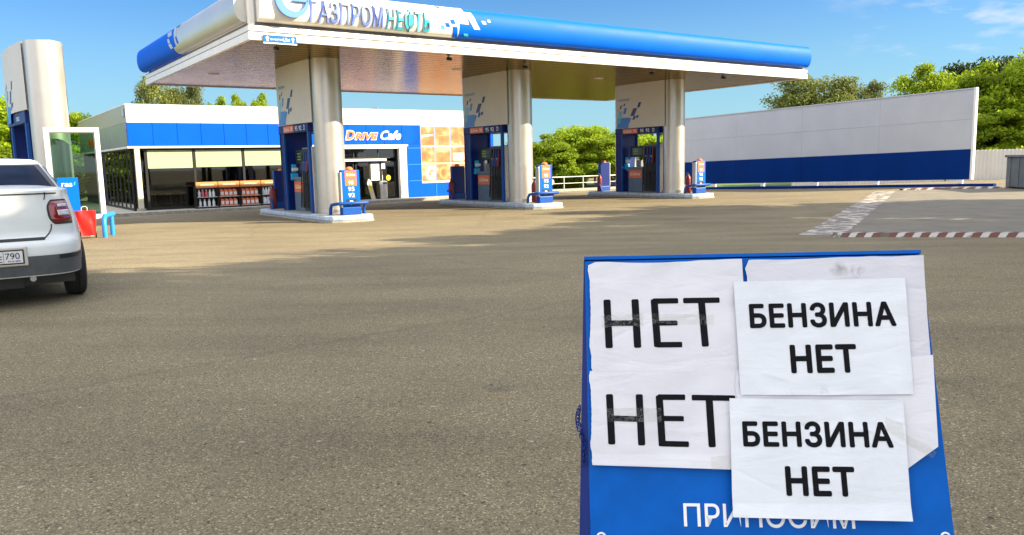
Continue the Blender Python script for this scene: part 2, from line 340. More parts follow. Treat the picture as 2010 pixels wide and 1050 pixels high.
def paper_mat(name, col, seed, stains):
    m = mat(name, col, .62, spec=.3); t = m.node_tree; b = t.nodes['Principled BSDF']; N = t.nodes.new; K = t.links.new
    tcn = N('ShaderNodeTexCoord'); mpn = N('ShaderNodeMapping'); mpn.inputs['Location'].default_value = (seed*3.1, seed*1.7, 0); K(tcn.outputs['Object'], mpn.inputs[0])
    def noise(s_, d_, st=None):
        n = N('ShaderNodeTexNoise'); n.inputs['Scale'].default_value = s_; n.inputs['Detail'].default_value = d_; n.inputs['Distortion'].default_value = .6
        if st:
            w = N('ShaderNodeMapping'); w.inputs['Scale'].default_value = st; w.inputs['Rotation'].default_value = (0,0,R(-12)); K(mpn.outputs[0], w.inputs[0]); K(w.outputs[0], n.inputs[0])
        else: K(mpn.outputs[0], n.inputs[0])
        return n.outputs[0]
    def ramp(x, stops):
        r = N('ShaderNodeValToRGB'); e = r.color_ramp.elements
        for i, (p, c) in enumerate(stops): e[i].position = p; e[i].color = (*c, 1)
        K(x, r.inputs[0]); return r.outputs[0]
    c = ramp(noise(9, 5), [(.35, tuple(k*.93 for k in col)), (.6, col)])
    for (sx_, sy_, rad, amt, sc_) in stains:   # grime with a place of its own
        d = N('ShaderNodeVectorMath'); d.operation = 'DISTANCE'; d.inputs[1].default_value = (sx_, -sy_, 0)
        sq = N('ShaderNodeMapping'); K(tcn.outputs['Object'], sq.inputs[0]); K(sq.outputs[0], d.inputs[0])
        r = N('ShaderNodeMapRange'); r.inputs[1].default_value = rad; r.inputs[2].default_value = 0; r.inputs[3].default_value = 0; r.inputs[4].default_value = 1; K(d.outputs['Value'], r.inputs[0])
        g = N('ShaderNodeMath'); g.operation = 'MULTIPLY'; K(r.outputs[0], g.inputs[0]); K(noise(sc_, 6), g.inputs[1])
        r2 = N('ShaderNodeMapRange'); r2.inputs[1].default_value = .22; r2.inputs[2].default_value = .5; r2.inputs[3].default_value = 0; r2.inputs[4].default_value = amt; K(g.outputs[0], r2.inputs[0])
        x = N('ShaderNodeMix'); x.data_type = 'RGBA'; K(r2.outputs[0], x.inputs[0]); K(c, x.inputs[6]); x.inputs[7].default_value = (.20,.18,.16,1); c = x.outputs[2]
    K(c, b.inputs['Base Color'])
    bp = N('ShaderNodeBump'); bp.inputs['Strength'].default_value = .6; bp.inputs['Distance'].default_value = .006
    K(noise(7, 4, (1, 3.2, 1)), bp.inputs['Height'])
    bp2 = N('ShaderNodeBump'); bp2.inputs['Strength'].default_value = .25; bp2.inputs['Distance'].default_value = .003; K(noise(38, 4), bp2.inputs['Height']); K(bp.outputs[0], bp2.inputs['Normal'])
    K(bp2.outputs[0], b.inputs['Normal']); return m

def leaf_mat(name, c1, c2, tr=.35):
    m = bpy.data.materials.new(name); m.use_nodes = True; t = m.node_tree; t.nodes.clear(); N = t.nodes.new; K = t.links.new
    o = N('ShaderNodeOutputMaterial'); mx = N('ShaderNodeMixShader'); d = N('ShaderNodeBsdfPrincipled'); tl = N('ShaderNodeBsdfTranslucent'); mx.inputs[0].default_value = tr
    d.inputs['Roughness'].default_value = .55; d.inputs['Specular IOR Level'].default_value = .3
    g = N('ShaderNodeNewGeometry'); r = N('ShaderNodeValToRGB'); r.color_ramp.elements[0].color = (*c1,1); r.color_ramp.elements[1].color = (*c2,1)
    oi = N('ShaderNodeObjectInfo'); hs = N('ShaderNodeHueSaturation'); ma = N('ShaderNodeMapRange'); ma.inputs[3].default_value = .75; ma.inputs[4].default_value = 1.2
    K(oi.outputs['Random'], ma.inputs[0]); K(ma.outputs[0], hs.inputs['Value'])
    K(g.outputs['Random Per Island'], r.inputs[0]); K(r.outputs[0], hs.inputs['Color']); K(hs.outputs[0], d.inputs['Base Color']); K(hs.outputs[0], tl.inputs[0])
    K(d.outputs[0], mx.inputs[1]); K(tl.outputs[0], mx.inputs[2]); K(mx.outputs[0], o.inputs[0]); return m
M['leaf_bright'] = leaf_mat('leaf_bright', (.17,.27,.010), (.40,.50,.025), .55)
M['leaf_olive'] = leaf_mat('leaf_olive', (.10,.13,.022), (.25,.27,.06), .4)
M['leaf_dark'] = leaf_mat('leaf_dark', (.02,.045,.012), (.06,.10,.022), .25)

# ------------------------------------------------------------------ station frame: u along the canopy front, v towards the shop
AZ = R(54.5); Uv = Vector((math.sin(AZ), math.cos(AZ), 0)); Vv = Vector((-math.cos(AZ), math.sin(AZ), 0))
A0 = Vector((-6.02868, 19.05213, 0)); RZ = PI/2 - AZ
def S(u, v, z=0): return A0 + Uv*u + Vv*v + Vector((0,0,z))
def sst(a, b, x):
    t = min(1, max(0, (x-a)/(b-a))); return t*t*(3-2*t)
def gz(x, y):
    d = Vector((x, y, 0)) - A0; u_ = d.dot(Uv); v_ = d.dot(Vv); w = sst(20, 27, u_)
    zW = .05 - .0265*min(19, max(0, v_+3)); zS = -.40*sst(8.5, 17.5, v_)
    return w*zW + (1-w)*zS + .25*(1-sst(9, 17, y))*(1-sst(9, 14, x))
def G(u, v, dz=0):
    p = S(u, v); return Vector((p.x, p.y, gz(p.x, p.y) + dz))
#--BODY--
# ------------------------------------------------------------------ ground and markings (setting)
ax = np.concatenate([[-1500,-600,-250,-120,-80], np.arange(-60, 61, 1.0), [80,120,250,600,1500]])
ay = np.concatenate([[-600,-200,-60,-30], np.arange(-12, 81, 1.0), [100,140,250,600,1800]])
b = MB(); b.v = [(x, y, gz(x, y)) for y in ay for x in ax]; nx = len(ax)
b.f = [(j*nx+i, j*nx+i+1, (j+1)*nx+i+1, (j+1)*nx+i) for j in range(len(ay)-1) for i in range(nx-1)]; b.m = [0]*len(b.f)
tag(b.build('ground', M['asphalt'], smooth=60), kind='structure')
def sheet(name, m, pts, dz, n=24):         # a quadrilateral laid on the ground, following it
    P = [Vector((p[0], p[1], 0)) for p in pts]
    def fn(a, c):
        q = P[0].lerp(P[1], a).lerp(P[3].lerp(P[2], a), c); return (q.x, q.y, gz(q.x, q.y) + dz)
    k = MB().grid(fn, n, n); return tag(k.build(name, m, smooth=60), kind='structure')
sheet('grass_verge', M['grass'], [S(14.5,21.2), S(34,21.2), S(90,130), S(-30,130)], .03, 30)
sheet('grass_verge', M['grass'], [S(36,10), S(33,21.2), S(120,60), S(120,-60), ][:2] + [S(120,60), S(53.5,-8.5)], .03, 30)
sheet('grass_verge', M['grass'], [S(-9,16), S(-4,60), S(-60,120), S(-100,10)], .03, 30)
# pale delivery pad with a worn broken strip along its left side and red-and-white dashes front and back
def Pt(x, y): return (x, y)
sheet('delivery_pad', M['pad'], [(5.95,14.35), (10.6,12.1), (21.2,31.2), (15.1,31.9)], .004, 20)
def strip(name, m, a, c, w, dz):
    a, c = Vector((*a,0)), Vector((*c,0)); n = (c-a).cross(Vector((0,0,1))).normalized()*w/2
    return sheet(name, m, [a-n, c-n, c+n, a+n], dz, 14)
strip('worn_strip', M['mark_patch'], (5.70,14.5), (15.1,31.7), .75, .008)
def dashes(a, c, n, h, dep, keep, lean):
    a, c = Vector((*a,0)), Vector((*c,0)); d = (c-a)/n; q = Vector((-d.y, d.x, 0)).normalized()*dep; rnd = random.Random(4)
    def at(p, z): return Vector((p.x, p.y, gz(p.x, p.y)+z))
    b = MB(); k = 24; b.grid(lambda s_, e: at(a+(c-a)*s_ + q*(0 if e < .4 else (.12 if e < .7 else 1)), (0, h, h)[0 if e < .4 else (1 if e < .7 else 2)]), k, 2)
    b.grid(lambda s_, e: at(a+(c-a)*s_ + q*(1 if e < .5 else 1.1), h if e < .5 else -.02), k, 1); tag(b.build('painted_kerb', M['kerb_grey']), kind='structure')
    wh = MB(); rd = MB(); o = -q.normalized()*.004
    for i in range(n):
        tgt = wh if i % 2 == 0 else rd
        if rnd.random() > keep and i < n*.4: continue
        def sh(s_, z, dq): return at(a+d*(i+s_+lean*(z/h)) + q*dq, z) + o
        f = [sh(.05,.0,0), sh(.95,.0,0), sh(.95,h,.12), sh(.05,h,.12)]; tgt.add(f, [(0,1,2,3)])
        g_ = [sh(.05,h,.12)+Vector((0,0,.004)), sh(.95,h,.12)+Vector((0,0,.004)), sh(1.6,h,1)+Vector((0,0,.004)), sh(.7,h,1)+Vector((0,0,.004))]; tgt.add(g_, [(0,1,2,3)])
    tag(wh.build('white_dashes', M['mark_white']), kind='structure'); tag(rd.build('red_dashes', M['mark_red']), kind='structure')
dashes((5.75,13.98), (9.6,12.1), 34, .075, .22, .85, .35)
dashes((16.0,32.1), (21.6,30.9), 26, .06, .4, .9, .4)
# far kerb beyond the lanes, shop pavement
b = MB(); b.prism([G(15.5,20.6,-.1), G(34,20.6,-.1), G(34,20.85,-.1), G(15.5,20.85,-.1)], (0,0,.24)); tag(b.build('kerb', M['kerb_stone']), kind='structure')
b = MB(); ZP = -.262
b.prism([S(-.6,17.95,-.6), S(21,17.95,-.6), S(21,34,-.6), S(-.6,34,-.6)], (0,0,.6+ZP-.004)); tag(b.build('pavement', M['concrete'], bevel=.02), kind='structure')
b = MB(); b.prism([S(-.75,17.8,-.6), S(21.1,17.8,-.6), S(21.1,17.948,-.6), S(-.75,17.948,-.6)], (0,0,.6+ZP)); tag(b.build('kerb', M['kerb_stone'], bevel=.02), kind='structure')

# ------------------------------------------------------------------ canopy
can = empty('canopy', S(0,0,0), RZ, 'long flat filling station canopy with blue and white rounded fascia over the pumps', 'canopy')
ZS = 4.56
MB().box(.12,21.78,.12,11.48,ZS+.012,5.6).build('roof', M['white'], can)
MB().box(.02,21.85,.02,11.55,ZS-.002,ZS+.010).build('soffit', M['soffit'], can)
b = MB()
for z0, z1, o in ((ZS-.035, 4.71, .07), (4.74, 4.865, .05)):
    b.box(-o, 21.87+o, -o, .02, z0, z1); b.box(-o, 21.87+o, 11.55, 11.57+o, z0, z1)
    b.box(-o, .02, .02, 11.55, z0, z1); b.box(21.85, 21.87+o, .02, 11.55, z0, z1)
b.build('edge_trim', M['trim'], can, bevel=.012)
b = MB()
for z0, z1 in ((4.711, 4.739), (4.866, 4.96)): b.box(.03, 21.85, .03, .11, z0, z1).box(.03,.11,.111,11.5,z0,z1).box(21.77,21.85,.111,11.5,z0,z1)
b.build('groove_shade', M['letter_side'], can)  # dark trim joint, and a dark strip painted for the shadow under the fascia
MB().box(-.03,.12,-.03,.12,4.87,5.72).build('corner_post', M['trim'], can, bevel=.04)
def prof(t, off=0):                     # rounded fascia profile: outward distance, height
    th = R(-82 + 164*t); return .03 + (.27+off)*max(0,(math.cos(th)-.139)/.861)**.55, 5.35 + (.40+off)*math.sin(th)/.99
def fascia(name, m, mapf, a0, a1, capm=None):
    n = 20; b = MB(); b.grid(lambda a, t: mapf(a, *prof(t)), 24, n, (a0, a1), (0, 1))
    for a in (a0, a1):
        ring = [mapf(a, *prof(i/n)) for i in range(n+1)]; b.add(ring, [tuple(range(n+1))])
    return b.build(name, m, can, smooth=35)
front = lambda a, d, z: (a, -d, z)
left = lambda a, d, z: (-d, a, z)
rightm = lambda a, d, z: (21.87+d, a, z)
back = lambda a, d, z: (a, 11.57+d, z)
fascia('white_fascia', M['fascia_white'], front, .16, 5.62)
fascia('blue_fascia', M['blue'], front, 5.623, 21.80)
fascia('silver_fascia', M['fascia_silver'], left, .16, 6.3)
fascia('blue_fascia', M['blue'], left, 6.303, 11.6)
fascia('blue_fascia', M['blue'], rightm, .16, 11.5); fascia('blue_fascia', M['blue'], back, .1, 21.8)
def decals(name, items, mapf):          # items: (a, t, width, height in t, lean, material index)
    b = MB(); ms = [M['fascia_white'], M['blue'], M['px_navy'], M['px_cyan'], M['px_light'], M['fascia_silver']]
    for a, t, w, h, ln, mi in items:
        b.mat(mi); b.grid(lambda p, q: mapf(a + p*w + ln*(q), *prof(t + q*h, .006)), 2, 6)
    return b.build(name, ms, can, smooth=40)
decals('pixel_pattern', [(5.62,.46,.30,.30,-.10,0),(5.62,.765,.16,.22,-.05,0),(6.10,.36,.20,.20,-.16,0),(5.93,.565,.22,.20,-.14,0),(6.38,.50,.12,.07,-.04,0),(6.56,.56,.09,.05,-.03,0),
    (5.46,.02,.16,.36,-.06,1),(5.20,.36,.13,.09,-.04,1),(5.36,.44,.14,.10,-.05,1),(5.06,.30,.11,.09,-.04,3),(4.95,.82,.16,.07,-.07,2),(5.22,.62,.26,.05,-.08,4),(5.50,.82,.12,.06,-.05,3),(5.82,.14,.14,.09,-.05,3)], front)
decals('pixel_pattern', [(6.0,.30,.3,.5,.2,1),(5.75,.55,.22,.22,.15,4),(5.62,.34,.16,.18,.12,1),(6.3,.62,.5,.16,.2,5),(6.34,.30,.3,.14,.16,5),(6.55,.46,.24,.12,.12,5),(5.5,.74,.18,.16,.1,2),(5.82,.80,.2,.12,.1,1)], left)
# raised lettering and emblem on the white end of the front fascia
def fascia_word(t, u0, w, z, h, m, name):
    for dm, k, dep in ((M['letter_side'], 0, .05), (m, .055, .012)):
        def fn(X, Y, Z):
            sn = max(-1, min(1, (z+Y-5.345)/.405*.99)); t_ = (math.degrees(math.asin(sn))+82)/164
            return (u0+X, -prof(t_)[0]-.022-k*.45-Z*.8, z+Y)
        bb = MB(); bb.text(t, (0,0,0), (1,0,0), (0,0,1), h, bold=.018, depth=dep, width=w, space=1.02, fn=fn)
        bb.build(name, dm, can)
fascia_word('ГАЗПРОМ', 1.38, 1.96, 5.03, .50, M['letter_peri'], 'lettering')
fascia_word('НЕФТЬ', 3.43, 1.27, 5.01, .49, M['letter_cyan'], 'lettering')
b = MB(); n = 40; arc = []
def ring_piece(cx_, cz_, ro, a0, a1, w0, w1, y0, y1):
    out = []; inn = []
    for i in range(n+1):
        a = R(a0 + (a1-a0)*i/n); w = w0 + (w1-w0)*math.sin(PI*i/n)
        out.append((cx_+ro*math.cos(a), cz_+ro*math.sin(a))); inn.append((cx_+(ro-w)*math.cos(a)*.96, cz_+(ro-w)*math.sin(a)))
    for i in range(n):
        q = [out[i], out[i+1], inn[i+1], inn[i]]
        b.prism([(x, y0, z) for x, z in q], (0, y1-y0, 0))
ring_piece(.925, 5.47, .41, 75, 365, .04, .17, -.37, -.31)
b.prism([(x, -.37, z) for x, z in ((.93,5.44),(1.32,5.44),(1.31,5.51),(1.0,5.515))], (0,.06,0))
b.build('emblem', M['emblem'], can)
# small fittings on the soffit
def ceiling_lamp(u, v, txt):
    t = empty('ceiling_lamp', S(u, v, ZS-.003), RZ, txt, 'lamp', 'lamps recessed in the canopy ceiling')
    MB().box(-.15,.15,-.15,.15,-.008,0).build('frame', M['trim'], t, bevel=.004); MB().box(-.12,.12,-.12,.12,-.012,-.0085).build('diffuser', M['letter_white'], t)
ceiling_lamp(1.2, 7.6, 'small square lamp flush in the canopy ceiling left of the first pillar')
ceiling_lamp(7.7, 3.2, 'small square lamp flush in the canopy ceiling left of the middle pillar')
ceiling_lamp(14.0, 3.4, 'small square lamp flush in the canopy ceiling left of the right pillar')
def camera_(u, v, txt):
    t = empty('security_camera', S(u, v, ZS-.003), RZ, txt, 'camera', 'small dark cameras under the canopy edge')
    MB().lathe([(.05,-.03),(.05,0)], seg=14).tube([(0,0,-.03),(0,0,-.10)], .018, 8).build('bracket', M['grey'], t, smooth=40)
    MB().tube([(0,.05,-.11),(0,-.12,-.14)], .045, 12).build('housing', M['black'], t, smooth=40)
camera_(5.6, .3, 'small dark camera under canopy edge between left and middle pillars')
camera_(8.7, .9, 'small dark camera under canopy edge just in front of the middle pillar')
camera_(13.8, .5, 'small dark camera under canopy edge between middle and right pillars')
camera_(17.4, .4, 'small dark camera under canopy edge in front of the right pillar')
camera_(.75, .45, 'small dark camera behind the blue clearance sign at the canopy corner')
# clearance sign hung from the near corner
t = empty('clearance_sign', S(.67,-.10,4.57), RZ, 'small blue clearance sign with white arrows hanging from the canopy corner', 'sign')
MB().box(-.41,.41,-.008,.008,-.085,.085).build('board', M['signal_blue'], t, bevel=.004)
MB().box(-.41,.41,-.008,.008,-.112,-.0855).build('lower_strip', M['letter_white'], t)
b = MB()
for x in (-.31, .31):
    b.box(x-.018,x+.018,-.0125,-.0085,-.06,.01); b.prism([(x-.05,-.0125,.01),(x+.05,-.0125,.01),(x,-.0125,.062)], (0,.004,0))
b.text('высота', (-.235,-.011,-.03), (1,0,0), (0,0,1), .055, width=.26); b.text('4,5м', (.045,-.011,-.045), (1,0,0), (0,0,1), .09, bold=.02, width=.19)
b.build('lettering', M['letter_white'], t)
MB().box(-.36,-.33,0.009,.05,-.02,.09).build('bracket', M['steel'], t); MB().box(.33,.36,0.009,.05,-.02,.09).build('bracket', M['steel'], t)

# ------------------------------------------------------------------ pump islands
ISL = [2.95, 9.80, 17.32]; ORD = ['left', 'middle', 'right']
def make_island():
    t = empty('pump_island', (0,0,0), RZ)
    def outline(g, z):
        w, v0, v1, c = .72+g, 1.02-g, 7.2+g, .38
        pts = [(-w,v0+c),(-w+c*.3,v0+c*.3),(-w+c,v0),(w-c,v0),(w-c*.3,v0+c*.3),(w,v0+c),(w,v1-c),(w-c*.3,v1-c*.3),(w-c,v1),(-w+c,v1),(-w+c*.3,v1-c*.3),(-w,v1-c)]
        return [(x-.08, y, z) for x, y in pts]
    MB().prism(outline(.02, -.1), (0,0,.15)).build('kerb_base', M['kerb_stone'], t, bevel=.01)
    o = outline(0, .05); i = outline(-.16, .05); b = MB(); b.prism(o, (0,0,.13)); b.build('kerb_rim', M['kerb_paint'], t, bevel=.035, seg=3)
    MB().prism(outline(-.18, .181), (0,0,.004)).build('paving', M['concrete'], t)
    return t
isl0 = make_island()
def panel_u(v):                          # side skin of the pillar: half width at v
    return .455 + .07*math.sin(PI*min(1, max(0, (v-2.75)/2.85)))
HZ0, HZ1, ZT = 2.55, 2.80, ZS-.004
def make_pillar(name="canopy_pillar", ZT=ZS-.004, HZ0=2.55, HZ1=2.80, words=True):
    t = empty(name, (0,0,0), RZ)
    MB().lathe([(.425,.182),(.425,1.2),(.425,2.4),(.425,3.5),(.425,ZT)], (0,2.72), 40).build('round_column', M['silver'], t, smooth=50)
    MB().lathe([(.455,.1845),(.455,.30)], (0,2.72), 40).build('column_foot', M['steel'], t, smooth=40)
    for s in (-1, 1):
        b = MB(); b.grid(lambda v, z: (s*panel_u(v), v, z), 22, 8, (2.78, 5.55), (HZ1, ZT))
        b.grid(lambda v, z: (s*(panel_u(v)-.03), v, z), 22, 1, (2.78, 5.55), (HZ1, ZT))
        b.build('side_panel', M['panel_beige'], t, smooth=50)
    MB().box(-.43,.43,2.9,5.5,HZ1+.002,ZT).build('core', M['white'], t)
    b = MB(); b.grid(lambda a, z: (-.30*math.cos(PI*a)*1.5, 5.55+.16*math.sin(PI*a), z), 14, 6, (0,1), (.182, ZT)); b.build('far_edge', M['silver'], t, smooth=50)
    MB().box(-.43,.43,5.22,5.56,.183,HZ0-.002).build('far_jamb', M['navy'], t)
    MB().box(-.455,-.40,5.16,5.219,.183,HZ0-.002).box(.40,.455,5.16,5.219,.183,HZ0-.002).build('jamb_trim', M['pipe_blue'], t)
    MB().box(-.47,-.40,3.08,3.20,.183,HZ0-.002).box(.40,.47,3.08,3.20,.183,HZ0-.002).build('near_jamb', M['pipe_blue'], t)
    MB().box(-.47,.47,3.09,5.56,HZ0,HZ1).build('price_header', M['navy'], t, bevel=.01)
    for s in (-1, 1):
        if words: MB().box(min(s*.4705,s*.476),max(s*.4705,s*.476),4.25,5.1,HZ0+.03,HZ1-.03).build('orange_label', M['orange'], t)
        b = MB(); rv = Vector((0,-s*-1*-1,0)) if s > 0 else Vector((0,-1,0)); x = s*.479
        rv = Vector((0, 1, 0)) if s > 0 else Vector((0, -1, 0))
        def put(txt, v, w, h): b.text(txt, (x, v, (HZ0+HZ1)/2-h/2), rv, (0,0,1), h, bold=.012, width=w, align='CENTER')
        if words: put('G-Drive', 4.82, .46, .10); put('95', 4.40, .15, .11); put('95', 4.0, .2, .14); put('92', 3.68, .2, .14); put('D', 3.36, .1, .15)
        else: put('газ', 4.0, .42, .13)
        b.build('lettering', M['letter_white'], t)
        b = MB(); ms = [M['px_navy'], M['px_blue'], M['px_cyan'], M['px_light'], M['orange']]
        def pxl(v, z, w, h, ln, mi):
            b.mat(mi); d = -1 if s < 0 else 1
            b.grid(lambda p, q: (s*(panel_u(v-p*w-ln*q)+.004), v-p*w-ln*q, z+q*h), 3, 3)
        # rising chips of blue above a pale wedge in the far lower corner
        for v, z, w, h, ln, mi in [(4.22,3.60,.20,.28,.14,0),(4.62,3.28,.32,.42,.26,0),(4.30,3.18,.16,.16,.10,0),(4.50,3.12,.18,.22,.12,0),(4.90,2.98,.30,.30,.20,1),
              (5.05,3.38,.20,.34,.12,1),(5.28,3.60,.14,.20,.08,0),(5.36,3.20,.16,.30,.08,2),(5.05,3.70,.12,.14,.06,0),(5.40,3.0,.14,.2,.05,2),(5.46,2.81,.72,.42,.05,1),(5.46,3.24,.34,.22,.06,3),(5.48,3.46,.18,.14,.05,3)]:
            pxl(v, z, *((w*.72, h*.72, ln*.72) if mi < 2 and z > 2.9 else (w, h, ln)), mi)
        b.build('pixel_pattern', ms, t, smooth=40)
        b = MB(); h = .085
        if not words: continue
        b.text('ГАЗПРОМНЕФТЬ', (0,0,0), (1,0,0), (0,0,1), h, bold=.01, width=.72, fn=lambda X, Y, Z: (s*(panel_u(5.38-X)+.006), 5.38-X if s < 0 else 4.66+X, 3.90+Y))
        b.build('small_lettering', M['px_blue'], t)
    return t
pil0 = make_pillar()
def make_dispenser():
    t = empty('fuel_dispenser', (0,0,0), RZ)
    MB().box(-.27,.27,4.18,5.0,.185,1.16).build('base_cabinet', M['dispenser_grey'], t, bevel=.015)
    MB().box(-.285,.285,4.16,5.02,1.162,1.22).build('cabinet_top', M['grey'], t, bevel=.01)
    for s in (-1, 1):
        MB().box(min(s*.271,s*.277),max(s*.271,s*.277),4.22,4.96,.76,1.08).build('orange_label', M['orange'], t)
        b = MB(); b.text('G-Drive', (s*.280, 4.59, .87), (0,s,0), (0,0,1), .12, bold=.015, width=.56, align='CENTER'); b.build('lettering', M['letter_white'], t)
    MB().box(-.20,.20,4.12,4.95,1.62,2.06).build('display_head', M['black'], t, bevel=.02)
    for s in (-1, 1):
        MB().box(min(s*.2005,s*.206),max(s*.2005,s*.206),4.26,4.82,1.70,1.98).build('screen', M['screen'], t)
        b = MB()
        for k in range(3): b.box(min(s*.2065,s*.209),max(s*.2065,s*.209),4.50,4.76,1.735+.085*k,1.785+.085*k)
        b.build('readout', M['lcd'], t)
    MB().box(-.05,.05,4.16,4.24,1.222,1.618).build('head_support', M['steel'], t); MB().box(-.05,.05,4.84,4.90,1.222,1.618).build('head_support', M['steel'], t)
    MB().box(-.09,.09,4.44,4.72,1.222,1.50).build('card_reader', M['grey'], t, bevel=.01)
    MB().box(-.30,.30,3.34,4.10,.185,2.10).build('hose_cabinet', M['grey'], t, bevel=.015)
    MB().box(-.31,.31,3.28,3.335,.185,2.12).build('side_cheek', M['white'], t, bevel=.008)
    MB().box(-.312,-.301,3.38,4.06,.22,2.06).box(.301,.312,3.38,4.06,.22,2.06).build('hose_recess', M['black'], t)
    cols = [M['dark_red'], M['pipe_blue'], M['px_navy'], M['black']]
    for s in (-1, 1):
        for k in range(4):
            v = 3.50 + .15*k; x = s*.34
            b = MB(); b.tube([(x,v,1.98),(x+s*.02,v,1.80),(x+s*.03,v,1.66)], .032, 8).tube([(x+s*.03,v,1.66),(x+s*.05,v,1.52),(x+s*.07,v-.02,1.40)], [.045,.055,.03], 8).tube([(x+s*.03,v,1.42),(x+s*.10,v,1.36),(x+s*.10,v,1.56)], .016, 6)
            nz_ = b.build('nozzle', cols[k], t, smooth=50)
            MB().box(min(x,x+s*.03),max(x,x+s*.03),v-.05,v+.05,1.60,1.68).build('splash_guard', M['letter_white'] if k % 2 else M['red'], nz_)
            rr = random.Random(k*7+s); pts = []
            for i in range(15):
                a = i/14; z = 1.40 - 1.08*math.sin(PI*a*.97); z = max(z, .26)
                pts.append((x+s*(.06+.05*math.sin(PI*a)), v + .02*math.sin(5*a) + (-.03+.10*rr.random()*0+.06)*a*(1 if k % 2 else -1), z))
            pts[-1] = (x-s*.02, pts[-1][1], .95)
            MB().tube(pts, .019, 7).build('hose', M['rubber'], t, smooth=60)
    return t
dis0 = make_dispenser()
def make_post():
    t = empty('price_post', (0,0,0), RZ)
    MB().box(-.29,.27,-.10,.10,.183,.40).build('base_block', M['pipe_blue'], t, bevel=.02)
    MB().box(-.31,-.265,-.09,.09,.402,1.36).build('side_frame', M['silver'], t, bevel=.008)
    MB().box(-.262,.27,-.075,.075,.402,1.42).build('board', M['sign_blue'], t, bevel=.02)
    MB().box(-.265,.273,.0755,.10,.402,1.425).build('back_panel', M['navy'], t, bevel=.01)  # navy puts the shade of the board's unlit back into its colour
    MB().box(-.17,.17,-.083,-.0755,1.19,1.40).box(-.17,.17,-.083,-.0755,.99,1.175).build('orange_label', M['orange'], t)
    MB().lathe([(.10,1.42),(.10,1.46),(.06,1.50),(.02,1.51)], (0,0), 16).build('lamp_cap', M['rack_orange'], t, smooth=40)
    MB().box(-.15,.15,-.083,-.0755,.43,.62).build('dark_label', M['black'], t)
    b = MB()
    def put(txt, z, h, w): b.text(txt, (0,-.086,z), (1,0,0), (0,0,1), h, bold=.015, width=w, align='CENTER')
    put('G-Drive', 1.26, .07, .26); put('95', 1.03, .10, .15); put('95', .845, .115, .19); put('92', .675, .115, .19); put('D', .46, .13, .11)
    b.build('lettering', M['letter_white'], t); return t
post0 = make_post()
def make_rail():
    t = empty('guard_rail', (0,0,0), RZ)
    pts = []
    for a in np.linspace(0, PI/2, 7): pts.append((-.62+.18*(1-math.cos(a)), -.0, .30+.20*math.sin(a)-.0))
    pts = [(-.50,.30,.183),(-.50,.28,.36)] + [(-.50+.10*(1-math.cos(a)), .28-.42*math.sin(a), .46+.05*math.sin(a)) for a in np.linspace(.2, PI/2, 6)]
    pts += [(.50-.10*(1-math.cos(a)), .28-.42*math.sin(a), .46+.05*math.sin(a)) for a in np.linspace(PI/2, .2, 6)] + [(.50,.28,.36),(.50,.30,.183)]
    MB().tube(pts, .045, 10).build('pipe', M['pipe_blue'], t, smooth=60)
    MB().lathe([(.09,.182),(.09,.20)], (-.50,.30), 14).lathe([(.09,.182),(.09,.20)], (.50,.30), 14).build('foot_plate', M['pipe_blue'], t)
    return t
rail0 = make_rail()
def make_ext():
    t = empty('fire_extinguisher', (0,0,0), RZ)
    MB().lathe([(.10,.183),(.105,.20),(.105,.74),(.08,.82),(.04,.87),(.035,.89)], (0,0), 20).build('cylinder', M['dark_red'], t, smooth=50)
    MB().lathe([(.03,.89),(.03,.94)], (0,0), 10).box(-.10,.02,-.015,.015,.942,.96).build('valve', M['black'], t)
    MB().tube([(.03,0,.92),(.12,0,.87),(.14,0,.75),(.13,0,.5)], .014, 6).build('hose', M['rubber'], t, smooth=60)
    return t
ext0 = make_ext()
def make_towel():
    t = empty('towel_dispenser', (0,0,0), RZ)
    MB().box(-.30,-.08,-.12,.0,1.12,1.34).build('bucket', M['cyan'], t, bevel=.02)
    MB().box(-.26,-.12,-.10,.0,1.36,1.62).build('holder', M['cyan'], t, bevel=.02)
    MB().tube([(-.28,-.13,1.46),(-.10,-.13,1.46)], .055, 14).build('paper_roll', M['letter_white'], t, smooth=50)
    return t
tow0 = make_towel()
first = True
def inst(proto, loc, label, cat, group, rot=None):
    o = proto if not proto.get('used') else copy_tree(proto)
    proto['used'] = 1; o.location = loc
    if rot is not None: o.rotation_euler = (0,0,rot)
    return tag(o, label, cat, group)
for i, u_ in enumerate(ISL):
    od = ORD[i]; at = S(u_, 0, 0)
    inst(isl0, at, f'low painted concrete island under the {od} pump and pillar', 'pump island', 'pump islands')
    inst(pil0, at, f'white and silver pillar with an opening, {od} one of three holding up the canopy', 'pillar', 'canopy pillars')
    inst(dis0, at, f'fuel dispenser with black hoses standing in the opening of the {od} pillar', 'fuel pump', 'fuel dispensers')
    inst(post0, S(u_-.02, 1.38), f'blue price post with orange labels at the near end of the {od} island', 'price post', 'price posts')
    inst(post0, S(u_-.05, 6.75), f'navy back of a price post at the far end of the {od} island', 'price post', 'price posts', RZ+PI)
    inst(rail0, S(u_, 1.38), f'blue bent pipe rail round the near price post of the {od} island', 'guard rail', 'guard rails')
    inst(rail0, S(u_, 6.75), f'blue bent pipe rail at the far end of the {od} island', 'guard rail', 'guard rails', RZ+PI)
    inst(ext0, S(u_+.02, 1.98), f'dark red extinguisher between column and price post of the {od} island', 'fire extinguisher', 'red extinguishers')
    inst(ext0, S(u_-.42, 6.62), f'dark red extinguisher beside the far price post of the {od} island', 'fire extinguisher', 'red extinguishers')
    inst(tow0, S(u_, 5.215), f'light blue towel and bucket holder inside the opening of the {od} pillar', 'towel holder', 'blue towel holders')
